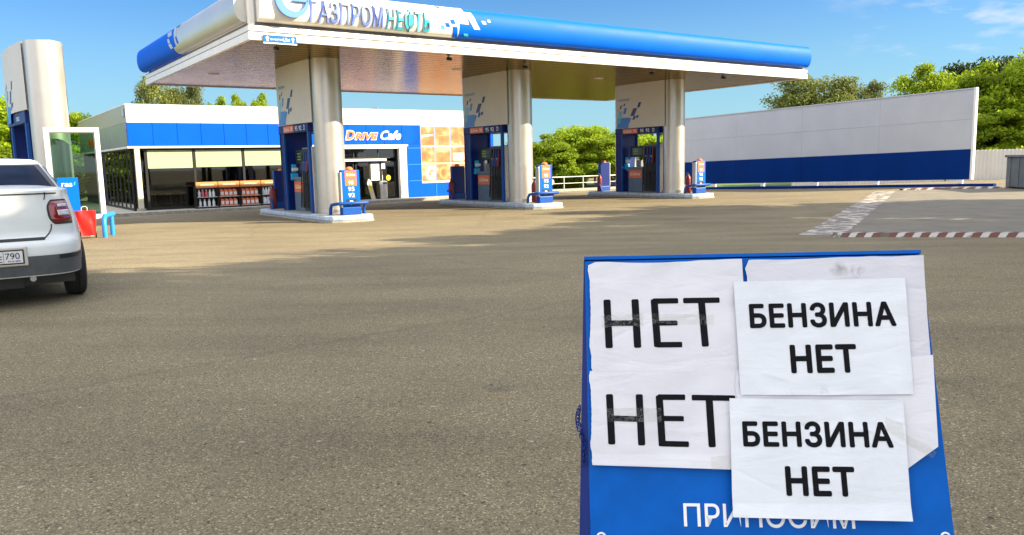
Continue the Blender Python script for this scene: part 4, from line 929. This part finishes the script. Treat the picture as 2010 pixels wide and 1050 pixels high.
def tape_mat():
    m = bpy.data.materials.new('clear_tape'); m.use_nodes = True; t = m.node_tree; t.nodes.clear(); N = t.nodes.new; K = t.links.new
    o = N('ShaderNodeOutputMaterial'); mx = N('ShaderNodeMixShader'); tr = N('ShaderNodeBsdfTransparent'); g = N('ShaderNodeBsdfGlossy'); g.inputs['Roughness'].default_value = .18; fr = N('ShaderNodeValue'); fr.outputs[0].default_value = .075
    tr.inputs[0].default_value = (.97,.965,.94,1); nn = N('ShaderNodeTexNoise'); nn.inputs['Scale'].default_value = 45; nn.inputs['Distortion'].default_value = 2; bp = N('ShaderNodeBump'); bp.inputs['Strength'].default_value = 1; bp.inputs['Distance'].default_value = .02
    tcn = N('ShaderNodeTexCoord'); K(tcn.outputs['Object'], nn.inputs[0]); K(nn.outputs[0], bp.inputs['Height']); K(bp.outputs[0], g.inputs['Normal'])
    K(fr.outputs[0], mx.inputs[0]); K(tr.outputs[0], mx.inputs[1]); K(g.outputs[0], mx.inputs[2]); K(mx.outputs[0], o.inputs[0]); return m
M['tape'] = tape_mat()
PW, PB = (.72,.71,.73), (.75,.77,.79)
GP = 'papers taped to the blue board'
o, z = notice('large thin-lettered НЕТ sheet taped at the upper left of the blue board', GP, .005, [(.006,.006),(.018,.0),(.15,.0025),(.279,-.001)], [(.006,.199),(.10,.2005),(.279,.199)], 11, PW, curl=lambda x, y: .004*max(0, (y-.18)/.02)*max(0, 1-abs(x-.1)/.1)*.4)
strokes(o, z, [(.0365,.0695,.0385,.157,.0128),(.0865,.0695,.0885,.157,.0128),(.0415,.1125,.0845,.1125,.0100),(.1205,.070,.1235,.156,.0125),(.118,.0735,.163,.0735,.0098),(.124,.1135,.160,.1135,.0090),(.1215,.1520,.1665,.1520,.0098),(.1715,.0735,.2355,.0735,.0098),(.2035,.074,.2065,.156,.0122)])
tape(o, z, [(.026,.098),(.10,.096),(.10,.118),(.026,.12)]); tape(o, z, [(.115,.096),(.225,.10),(.222,.118),(.115,.114)])
o, z = notice('large thin-lettered НЕТ sheet taped at the lower left of the blue board', GP, .0075, [(.004,.198),(.12,.199),(.285,.1985)], [(.004,.3585),(.13,.362),(.285,.3665)], 23, PW, curl=lambda x, y: .003*max(0, (y-.34)/.025))
strokes(o, z, [(.0365,.238,.0385,.324,.0122),(.0880,.2385,.0895,.3255,.0122),(.0425,.2795,.0850,.2810,.0096),(.1225,.2405,.1245,.327,.0122),(.120,.2435,.167,.2440,.0096),(.127,.2800,.163,.2805,.0090),(.1235,.3225,.1695,.3235,.0096),(.178,.2445,.252,.2460,.0096),(.2075,.244,.2085,.3285,.0122)])
tape(o, z, [(.030,.262),(.125,.262),(.125,.286),(.030,.286)]); tape(o, z, [(.205,.345),(.262,.338),(.262,.366),(.205,.366)])
o, z = notice('blank sheet with a grimy top edge taped at the upper right of the blue board', GP, .0085, [(.284,.018),(.291,.0015),(.40,.0015),(.588,.0)], [(.284,.205),(.43,.207),(.582,.2035)], 31, (.66,.65,.68), stains=((.445,.022,.035,.75,40),(.478,.026,.030,.9,50),(.345,.03,.02,.4,40)), curl=lambda x, y: .006*max(0,(x-.55)/.04)*max(0,1-y/.1))
o, z = notice('sheet with a slanting cut corner taped at the lower right of the blue board', GP, .010, [(.255,.200),(.40,.190),(.5845,.176)], [(.255,.366),(.42,.365),(.525,.363),(.5765,.327)], 47, PW, curl=lambda x, y: .003*max(0,(x-.54)/.04))
tape(o, z, [(.508,.296),(.574,.333),(.566,.346),(.503,.309)])
o, z = notice('upper of the two bold-printed БЕНЗИНА НЕТ sheets on the board', GP, .0135, [(.2605,.0425),(.40,.0415),(.553,.0405)], [(.2605,.2405),(.40,.2418),(.546,.2408)], 53, PB, stains=((.40,.232,.03,.5,60),(.355,.06,.018,.35,60),(.345,.236,.03,.35,70)), amp=.0009)
printed(o, z, [('БЕНЗИНА', .2855,.5285,.0845,.1240,-.004),('НЕТ', .3500,.4570,.1575,.2025,-.004)])
o, z = notice('lower of the two bold-printed БЕНЗИНА НЕТ sheets on the board', GP, .0175, [(.2405,.2465),(.38,.249),(.5265,.2515)], [(.2345,.4415),(.36,.4435),(.520,.4455)], 67, PB, stains=((.335,.41,.022,.6,80),(.30,.413,.015,.3,80)), amp=.0009, curl=lambda x, y: .004*max(0,(y-.42)/.025))
printed(o, z, [('БЕНЗИНА', .2605,.5015,.2870,.3255,.007),('НЕТ', .3260,.4340,.3610,.4050,.007)])
tape(o, z, [(.495,.278),(.522,.29),(.522,.318),(.490,.30)])

# ------------------------------------------------------------------ white car seen from behind
CA = R(34); cx0 = Vector((-5.30,7.93,0)); cx0.z = gz(cx0.x, cx0.y)
car = empty('white_car', cx0, CA, 'white saloon car seen from behind at the left edge, with dark lower bumper', 'car')
def se(a, hw, y0, y1, n):
    c_, s_ = math.cos(a), math.sin(a); yc, hy = (y0+y1)/2, (y1-y0)/2
    return hw*math.copysign(abs(c_)**(2/n), c_), yc + hy*math.copysign(abs(s_)**(2/n), s_)
def body_at(a, z, off=0):
    t = (z-.30)/.82
    y0 = -.72 + .03*sst(.0,.25,abs(z-.5)*1.0) + .10*sst(.60,.70,z) + .05*sst(.75,1.12,z); y1 = 3.62 - .35*sst(.6,1.05,z)
    hw = .825 + .015*sst(.30,.62,z) - .085*sst(.68,1.12,z)
    x, y = se(a, hw+off, y0-off, y1+off, 6.0); zz = z - max(0, (y-2.2))*.10*sst(.7,1.1,z)
    return (x, y, zz)
zs_ = [.30,.33,.38,.45,.52,.58,.61,.635,.65,.67,.70,.75,.82,.90,.98,1.04,1.08,1.105,1.12]
def lin(n): return [2*PI*i/n for i in range(n)]
AN = sorted(lin(88))
b = MB(); rings = [[body_at(a, z) for a in AN] for z in zs_]; k = len(AN)
b.add([p for r_ in rings for p in r_], [(i*k+j, i*k+(j+1)%k, (i+1)*k+(j+1)%k, (i+1)*k+j) for i in range(len(zs_)-1) for j in range(k)])
top = rings[-1]
for sc_, zz in ((.94,1.137),(.75,1.15),(.3,1.155)):
    b.add([p for p in top], []); nt_ = [(p[0]*sc_, 1.45+(p[1]-1.45)*(.5+.5*sc_), p[2]+zz-1.12) for p in top]
    b.add(nt_, []); m = len(b.v)
    for j in range(k): b.f.append((m-2*k+j, m-2*k+(j+1)%k, m-k+(j+1)%k, m-k+j)); b.m.append(0)
    top = nt_
b.f.append(tuple(range(len(b.v)-k, len(b.v)))); b.m.append(0)
b.build('body', M['car'], car, smooth=40)
def roof_at(a, z, off=0):
    t = sst(1.05, 1.50, z); q = (z-1.05)/.45
    x, y = se(a, .76 - .19*q - .06*max(0,q-.75)*2 + off, -.36 + .98*q**1.05 - off, 2.55 - .85*q + off, 4.6); return (x, y, 1.05+(z-1.05)*.86)
b = MB(); zz = [1.05,1.12,1.2,1.3,1.38,1.42,1.455,1.475,1.485]; rings = [[roof_at(a, z) for a in AN] for z in zz]
b.add([p for r_ in rings for p in r_], [(i*k+j, i*k+(j+1)%k, (i+1)*k+(j+1)%k, (i+1)*k+j) for i in range(len(zz)-1) for j in range(k)])
top = rings[-1]; prev = len(b.v)-k
for sc_, dz in ((.9,.02),(.5,.035),(.15,.038)):
    cyy = sum(p[1] for p in rings[-1])/k
    b.add([(p[0]*sc_, cyy+(p[1]-cyy)*sc_, rings[-1][0][2]+dz) for p in rings[-1]], [])
    cur = len(b.v)-k
    for j in range(k): b.f.append((prev+j, prev+(j+1)%k, cur+(j+1)%k, cur+j)); b.m.append(0)
    prev = cur
b.f.append(tuple(range(prev, prev+k))); b.m.append(0)
b.build('roof', M['car'], car, smooth=50)
def ang_x(fn, x, z):                     # angle on the rear half whose surface point has this x
    lo, hi = (-PI/2, 0.)
    s_ = 1 if x >= 0 else -1
    for _ in range(40):
        m = (lo+hi)/2
        if fn(m, z)[0] < abs(x): lo = m
        else: hi = m
    return lo if s_ > 0 else -PI - lo
def patch(fn, x0, x1, z0, z1, off, nu=24, nv=10, shape=None):
    def f(a, c):
        z = z0(a) + (z1(a)-z0(a))*c if callable(z0) else z0+(z1-z0)*c
        xx = (x0(c) if callable(x0) else x0); xe = (x1(c) if callable(x1) else x1); return fn(ang_x(fn, xx+(xe-xx)*a, z), z, off)
    return MB().grid(f, nu, nv)
patch(roof_at, lambda c: -.62+.13*c, lambda c: .62-.13*c, 1.135, 1.43, .006, 30, 12).build('rear_window', M['car_glass'], car, smooth=60)
patch(roof_at, lambda c: -.67+.13*c, lambda c: .67-.13*c, 1.118, 1.445, .003, 30, 12).build('window_seal', M['black'], car, smooth=60)
for s in (-1, 1):                       # side windows
    def f(a, c): return roof_at((0 if s > 0 else PI) + (-.5+1.0*a)*s*.8, 1.15+.27*c, .005)
    MB().grid(f, 20, 6).build('side_window', M['car_glass'], car, smooth=60)
    def lampf(a, c, off, i0=0., i1=1., j0=0., j1=1.):
        aa, cc = i0+(i1-i0)*a, j0+(j1-j0)*c
        z = .795 + .225*cc; lo = ang_x(body_at, .525-.02*cc-.03*(2*cc-1)**4*0+.035*abs(2*cc-1)**3, z); hi = lo + (.52-.10*abs(2*cc-1)**3)*(1 if s > 0 else 1)
        an = lo + (hi-lo)*aa; x, y, z_ = body_at(an, z, off*min(1, 6*min(a,1-a), 6*min(c,1-c)) if off > .004 else off); return (x*s, y, z_)
    def bb(fn): 
        m = MB().grid(fn, 20, 14)
        if s < 0: m.f = [q[::-1] for q in m.f]
        return m
    lp = bb(lambda a, c: lampf(a, c, .022)).build('tail_light', M['lamp_red'], car, smooth=60)
    bb(lambda a, c: lampf(a, c, .027, .14, .90, .30, .62)).build('clear_lens', M['lamp_clear'], lp, smooth=60)
    bb(lambda a, c: lampf(a, c, .0265, .20, .88, .70, .86)).build('upper_lens', M['lamp_clear'], lp, smooth=60)
    bb(lambda a, c: lampf(a, c, .0038, -.03, 1.03, -.04, 1.04)).build('seal', M['black'], lp, smooth=60)
patch(body_at, -.815, .815, .31, .50, .007, 70, 8).build('lower_bumper', M['bumper'], car, smooth=50)
for s in (-1, 1): patch(body_at, s*.56 if s > 0 else -.77, .77 if s > 0 else -.56, .455, .497, .010, 14, 3).build('reflector', M['black'], car, smooth=50)
patch(body_at, -.46, .46, .645, .672, .004, 40, 2).build('boot_gap', M['black'], car, smooth=50)
patch(body_at, -.60, .60, 1.085, 1.098, .004, 40, 2).build('spoiler_gap', M['black'], car, smooth=50)
for s in (-1, 1):
    pts = [(.46,.66),(.50,.70),(.525,.745),(.53,.79)]
    MB().tube([(lambda p: (s*p[0], p[1], p[2]))(body_at(ang_x(body_at, x, z), z, .002)) for x, z in pts], .006, 6).build('boot_seam', M['black'], car, smooth=60)
    MB().tube([(lambda p: (s*p[0], p[1], p[2]))(body_at(ang_x(body_at, x, z), z, .001)) for x, z in ((.49,1.03),(.50,1.07),(.50,1.105))], .005, 6).build('boot_seam', M['black'], car, smooth=60)
MB().box(-.30,.30,-.735,-.716,.415,.60).build('plate_recess', M['fascia_silver'], car, bevel=.01)
pf = MB().box(-.27,.27,-.748,-.7355,.437,.575).build('number_plate', M['black'], car, bevel=.006)
MB().box(-.257,.257,-.7515,-.7485,.450,.562).build('plate_face', M['plate'], pf)
b = MB(); b.text('E', (.045,-.753,.462), (1,0,0), (0,0,1), .062, bold=.01, width=.045); b.text('790', (.115,-.753,.487), (1,0,0), (0,0,1), .062, bold=.0, width=.118); b.box(.100,.103,-.753,-.7518,.452,.560)
b.build('lettering', M['letter_black'], pf)
b = MB(); b.mat(0).box(.195,.235,-.753,-.7518,.462,.469).mat(1).box(.195,.235,-.753,-.7518,.4692,.4732); b.build('flag', [M['red'], M['px_blue']], pf)
b = MB(); b.text('RUS', (.135,-.753,.460), (1,0,0), (0,0,1), .016, bold=.01, width=.05); b.build('lettering', M['letter_black'], pf)
MB().box(-.70,.70,-.50,3.4,.20,.32).box(-.3,.25,-.55,-.2,.18,.30).build('underbody', M['black'], car)
MB().tube([(.33,-.62,.27),(.33,-.2,.27)], .028, 10).build('exhaust', M['steel'], car, smooth=60)
for s in (-1, 1):
    for y_ in (0, 2.63):
        def ringp(r_, x_): return [(s*x_, y_+r_*math.cos(2*PI*i/36), .31+r_*math.sin(2*PI*i/36)) for i in range(36)]
        DX = -.005; pr_ = [(.20,.65),(.27,.645),(.30,.66),(.31,.69),(.312,.72),(.306,.722),(.306,.728),(.312,.73),(.313,.75),(.306,.752),(.306,.758),(.313,.76),(.312,.79),(.30,.82),(.27,.835),(.20,.83)]
        b = MB(); b.add([p for r_, x_ in pr_ for p in ringp(r_, x_+DX)], [(i*36+j, i*36+(j+1)%36, (i+1)*36+(j+1)%36, (i+1)*36+j) for i in range(len(pr_)-1) for j in range(36)])
        wh = b.build('tyre', M['rubber'], car, smooth=40)
        MB().add(ringp(.20,.66) + ringp(.20,.815), [tuple(range(36)), tuple(range(36,72))] + [(i,(i+1)%36,36+(i+1)%36,36+i) for i in range(36)]).build('rim', M['fascia_silver'], wh)
        bx = lambda y, z: max(abs(body_at(a_, z)[0]) for a_ in [ (lambda t_: math.atan2(math.copysign(abs(t_)**3, t_), (1-abs(t_)**6)**.5))((y-1.45)/2.16) ]) + .004
        MB().add([(s*bx(y_, .31), y_, .31)] + [(s*bx(y_+.36*math.cos(PI*q/20), .31+.36*math.sin(PI*q/20)), y_+.36*math.cos(PI*q/20), .31+.36*math.sin(PI*q/20)) for q in range(21)], [(0,q+1,q+2) for q in range(20)]).build('wheel_arch', M['black'], car)

# ------------------------------------------------------------------ trees
def crown_mesh(seed, kind, mats_, leaves=9000, leaf=.03):
    r = np.random.RandomState(seed)
    if kind == 'round': C = [(0,0,.62,.34,.30)]; ncl = 95
    elif kind == 'tall': C = [(0,0,.60,.27,.38)]; ncl = 100
    elif kind == 'bush': C = [(0,0,.48,.42,.46)]; ncl = 80
    else: C = None; ncl = 130
    cen = []; rad = []
    while len(cen) < ncl:
        if C:
            d = r.normal(size=3); d /= np.linalg.norm(d); q = r.uniform(.45, 1.0)**.6
            lump = 1 + .22*math.sin(3.1*d[0]+seed) * math.cos(2.7*d[1]+2*seed) + .12*math.sin(6*d[2]+seed)
            p = np.array([d[0]*C[0][3], d[1]*C[0][3], d[2]*C[0][4]])*q*lump + np.array([0,0,C[0][2]])
            if p[2] < .05: continue
            cen.append(p); rad.append(r.uniform(.055, .105))
        else:
            z = r.uniform(.08, 1.0)**.9; R_ = .24*(1-z)+.015; a = r.uniform(0, 2*PI); q = r.uniform(.3, 1)
            cen.append(np.array([R_*q*math.cos(a), R_*q*math.sin(a), z*.97])); rad.append(.03+.035*(1-z))
    cen = np.array(cen); rad = np.array(rad)
    idx = r.randint(0, len(cen), leaves); off = r.normal(size=(leaves,3)); off /= np.linalg.norm(off, axis=1)[:,None]
    off *= (r.uniform(0,1,leaves)**.45)[:,None]; P = cen[idx] + off*rad[idx][:,None]*np.array([1.25,1.25,.85])
    nrm = off + np.array([0,0,.5]) + r.normal(size=(leaves,3))*1.0; nrm /= np.linalg.norm(nrm, axis=1)[:,None]
    t = np.cross(nrm, r.normal(size=(leaves,3))); t /= np.linalg.norm(t, axis=1)[:,None]; bt = np.cross(nrm, t)
    s = leaf*r.uniform(.55, 1.25, leaves)[:,None]
    V = np.stack([P - t*s*.9, P - bt*s*.5 + nrm*s*.12, P + t*s*.9, P + bt*s*.5 + nrm*s*.12], 1).reshape(-1,3)
    me = bpy.data.meshes.new('crown'); F = np.arange(leaves*4).reshape(-1,4)
    me.from_pydata(V.tolist(), [], F.tolist()); me.materials.append(mats_); me.update(); return me
def trunk_mesh(seed, hgt=.55, rad=.022):
    r = random.Random(seed); b = MB(); b.tube([(0,0,-.02),(.004,.002,.15),(-.004,.006,.35),(.004,0,hgt)], [rad,rad*.8,rad*.6,rad*.25], 8)
    for k in range(6):
        a = k*2.4+seed; z = .18+.055*k; b.tube([(0,0,z),(.10*math.cos(a),.10*math.sin(a),z+.12),(.19*math.cos(a),.19*math.sin(a),z+.22)], [rad*.5,rad*.3,rad*.1], 6)
    return b
PROTO = {}
def proto(key, kind, m, seed, leaves, leaf, rad=.022):
    PROTO[key] = (crown_mesh(seed, kind, m, leaves, leaf), trunk_mesh(seed, .8 if kind == 'cone' else .55, rad).build('trunk', M['bark'], smooth=60))
proto('a', 'tall', M['leaf_bright'], 3, 19000, .018); proto('b', 'round', M['leaf_bright'], 8, 19000, .018); proto('c', 'bush', M['leaf_bright'], 15, 15000, .024, .015)
proto('w', 'round', M['leaf_olive'], 21, 20000, .015); proto('k', 'cone', M['leaf_dark'], 5, 8000, .022, .014); proto('d', 'tall', M['leaf_dark'], 33, 10000, .024)
tmesh = {k_: (v_[0], v_[1].data) for k_, v_ in PROTO.items()}
for v_ in PROTO.values(): bpy.data.objects.remove(v_[1])
def tree(key, x, y, h, w, label, cat, group, name='leafy_tree', rot=None):
    t = empty(name, (x, y, gz(x, y)-.05), rot if rot is not None else (x*1.7+y*.9) % 6.28, label, cat, group)
    t.scale = (w/.68, w/.68, h) if key != 'k' else (w/.5, w/.5, h)
    for nm, me in (('crown', tmesh[key][0]), ('trunk', tmesh[key][1])):
        o = bpy.data.objects.new(nm, me); COL.objects.link(o); o.parent = t
    return t
GT = 'trees round the station'
def P_(px, d): return ((px-1005)/1540*d, d)
def tr(key, px, d, h, w, label, cat='tree', name='leafy_tree', group=GT): x, y = P_(px, d); return tree(key, x, y, h, w, label, cat, group, name)
# between the middle and right pillars, beyond the railing
tr('b', 1150, 60, 5.0, 5.2, 'tallest bright green bush tree behind the pipe railing')
tr('c', 1082, 57, 3.9, 3.8, 'yellow-green bush behind the railing, just right of the middle pillar', 'bush', 'bush')
tr('c', 1118, 56, 3.0, 2.6, 'low bright bush behind the railing near the round white sign', 'bush', 'bush')
tr('c', 1196, 57, 4.2, 4.0, 'bright bush behind the railing, just left of the right pillar', 'bush', 'bush')
tr('c', 1045, 62, 3.6, 4, 'bright bush half hidden behind the middle column', 'bush', 'bush')
tr('b', 1172, 66, 4.6, 4.6, 'bright green tree in the row behind the tallest bush tree')
tr('c', 1262, 60, 4.3, 4.4, 'bright bush seen through the opening of the right pillar', 'bush', 'bush')
tr('c', 1302, 62, 4.2, 4.2, 'bright bush behind the column of the right pillar', 'bush', 'bush')
tr('c', 1345, 66, 3.2, 4.4, 'bright bush behind the left end of the long wall', 'bush', 'bush')
for px, d, h, w, lb in ((1052,95,4.3,3.2,'dark conifer far behind the bushes, beside the middle column'),(1072,98,4.6,3,'dark conifer far behind the bushes, second right of the middle column'),(1092,96,5.0,3.2,'dark conifer far behind the bushes, left of the tallest bush tree'),(1105,99,5.4,2.6,'slim dark conifer rising behind the bushes'),(1250,92,6.3,3.6,'dark conifer seen at the left in the right pillar opening'),(1275,94,6.0,3.4,'dark conifer seen in the middle of the right pillar opening'),(1300,92,6.4,3.6,'dark conifer seen at the right in the right pillar opening')):
    tr('k', px, d, h, w, lb, 'conifer', 'conifer', 'dark conifers far behind')
# right: willow, maples, dark trees behind
tr('w', 1598, 75, 10.0, 7.4, 'large rounded olive-green tree rising above the middle of the long wall')
tr('w', 1560, 77, 8.2, 4.6, 'olive-green tree at the left shoulder of the large rounded tree')
tr('w', 1692, 76, 9.2, 4.0, 'smaller rounded olive-green tree right of the large rounded one')
tr('c', 1752, 58, 5.7, 2.8, 'small pale green tree just showing above the long wall', 'tree')
tr('a', 1797, 50, 6.9, 4.4, 'yellow-green maple at the left of the group behind the wall')
tr('b', 1850, 52, 7.0, 5.4, 'broad yellow-green maple behind the right half of the wall')
tr('a', 1905, 51, 7.0, 5.0, 'yellow-green maple behind the end of the wall')
tr('b', 1955, 50, 6.9, 5.0, 'yellow-green maple rising behind the pale fence')
tr('a', 2000, 49.5, 6.7, 5.0, 'yellow-green maple behind the fence at the right edge')
tr('c', 1925, 48.5, 4.6, 4.0, 'low dense bush behind the fence beside the end of the wall', 'bush', 'bush')
tr('c', 1985, 48, 4.8, 4.4, 'low dense bush behind the fence at the right edge', 'bush', 'bush')
tr('b', 2060, 48, 8.8, 5.5, 'maple beyond the right edge of the view')
for px, d, h, w, lb in ((1880,62,8.7,4.2,'dark tree top behind the maples, left of three'),(1925,62,9.0,4.4,'dark tree top behind the maples, middle of three'),(1965,63,9.1,4.6,'dark tree top behind the maples, right of three')): tr('d', px, d, h, w, lb)
# left: behind the shop and at the left edge
tr('w', 325, 62, 9.6, 3.4, 'tall green tree behind the shop roof, under the canopy corner')
tr('w', 382, 63, 9.2, 3.0, 'green tree behind the shop roof, right of the taller one')
for px, h, lb in ((445,8.4,'small tree top showing over the shop roof, left of three'),(488,8.5,'small tree top showing over the shop roof, middle of three'),(525,8.6,'small tree top showing over the shop roof beside the left pillar')): tr('a', px, 76, h, 3.0, lb)
tr('b', 160, 62, 7.2, 3.6, 'small pale tree top over the shop roof beside the gas column')
tr('b', 6, 46, 7.0, 5.6, 'bright green tree at the left edge behind the gas column')
tr('c', 38, 43, 3.6, 4.6, 'bright bush left of the gas column', 'bush', 'bush')
tr('c', 95, 50, 4.0, 5, 'bright bush behind the gas column and glass screen', 'bush', 'bush')
for i, (x, y, h, w) in enumerate(((-38,58,7.5,6),(-42,66,8,6.5),(-34,50,6.5,5.5),(-45,74,8.5,7),(-31,43,6,5),(-47,60,8,7))):
    tree('abc'[i % 3], x, y, h, w, 'green tree beyond the left edge, mirrored in the side windows of the shop', 'tree', 'trees mirrored in the shop side windows', 'leafy_tree')
for x, y in ((-29,45),(-32,50),(-36,55),(-41,61),(-34,60)):
    tree('c', x, y, 4.6, 6, 'bright bush at the left edge, mirrored in the side windows of the shop', 'bush', 'bushes mirrored in the shop side windows', 'bush')
# tall trees to the right of the viewpoint: they shade the forecourt
for i, (x, y, h, w, k_) in enumerate(((10.5,-2,9,7,'a'),(11.5,2.5,10,7,'b'),(14,6.5,10.2,7.5,'a'),(17,10.5,10.3,7.5,'b'),(19.5,14,10.3,7,'a'),(22.5,17.5,10.6,7,'b'),(25.5,21,11,6.5,'a'),(17,-3,12,8,'b'),(19,2,11.4,8,'a'),(22,7,12,8,'b'),(25,12,12,8,'a'),(12,-8,10,8,'b'))):
    tree(k_, x, y, h, w, 'tall tree standing beyond the right edge and shading the forecourt', 'tree', 'trees shading the forecourt')
# far belt of woods that closes the horizon: reads as one mass
rs = np.random.RandomState(77); nL = 16000
ang = rs.uniform(R(-75), R(60), nL); dist = 175 + 18*rs.rand(nL); top_ = 4.2 + 1.1*np.sin(ang*37) + .8*np.sin(ang*91+1)
px_ = np.sin(ang)*dist; py_ = np.cos(ang)*dist; pz_ = -.8 + top_*rs.rand(nL)**.7 + .5
nv = rs.normal(size=(nL,3)); nv /= np.linalg.norm(nv, axis=1)[:,None]; t_ = np.cross(nv, rs.normal(size=(nL,3))); t_ /= np.linalg.norm(t_, axis=1)[:,None]; bt_ = np.cross(nv, t_)
sz = rs.uniform(.4, 1.0, nL)[:,None]; P3 = np.stack([px_, py_, pz_], 1)
me = bpy.data.meshes.new('far_woods'); me.from_pydata(np.stack([P3-t_*sz, P3-bt_*sz*.6, P3+t_*sz, P3+bt_*sz*.6], 1).reshape(-1,3).tolist(), [], np.arange(nL*4).reshape(-1,4).tolist()); me.materials.append(M['leaf_dark'])
fw = bpy.data.objects.new('far_woods', me); COL.objects.link(fw); tag(fw, 'dark far-off belt of woods along the horizon behind the station', 'woods', kind='stuff')
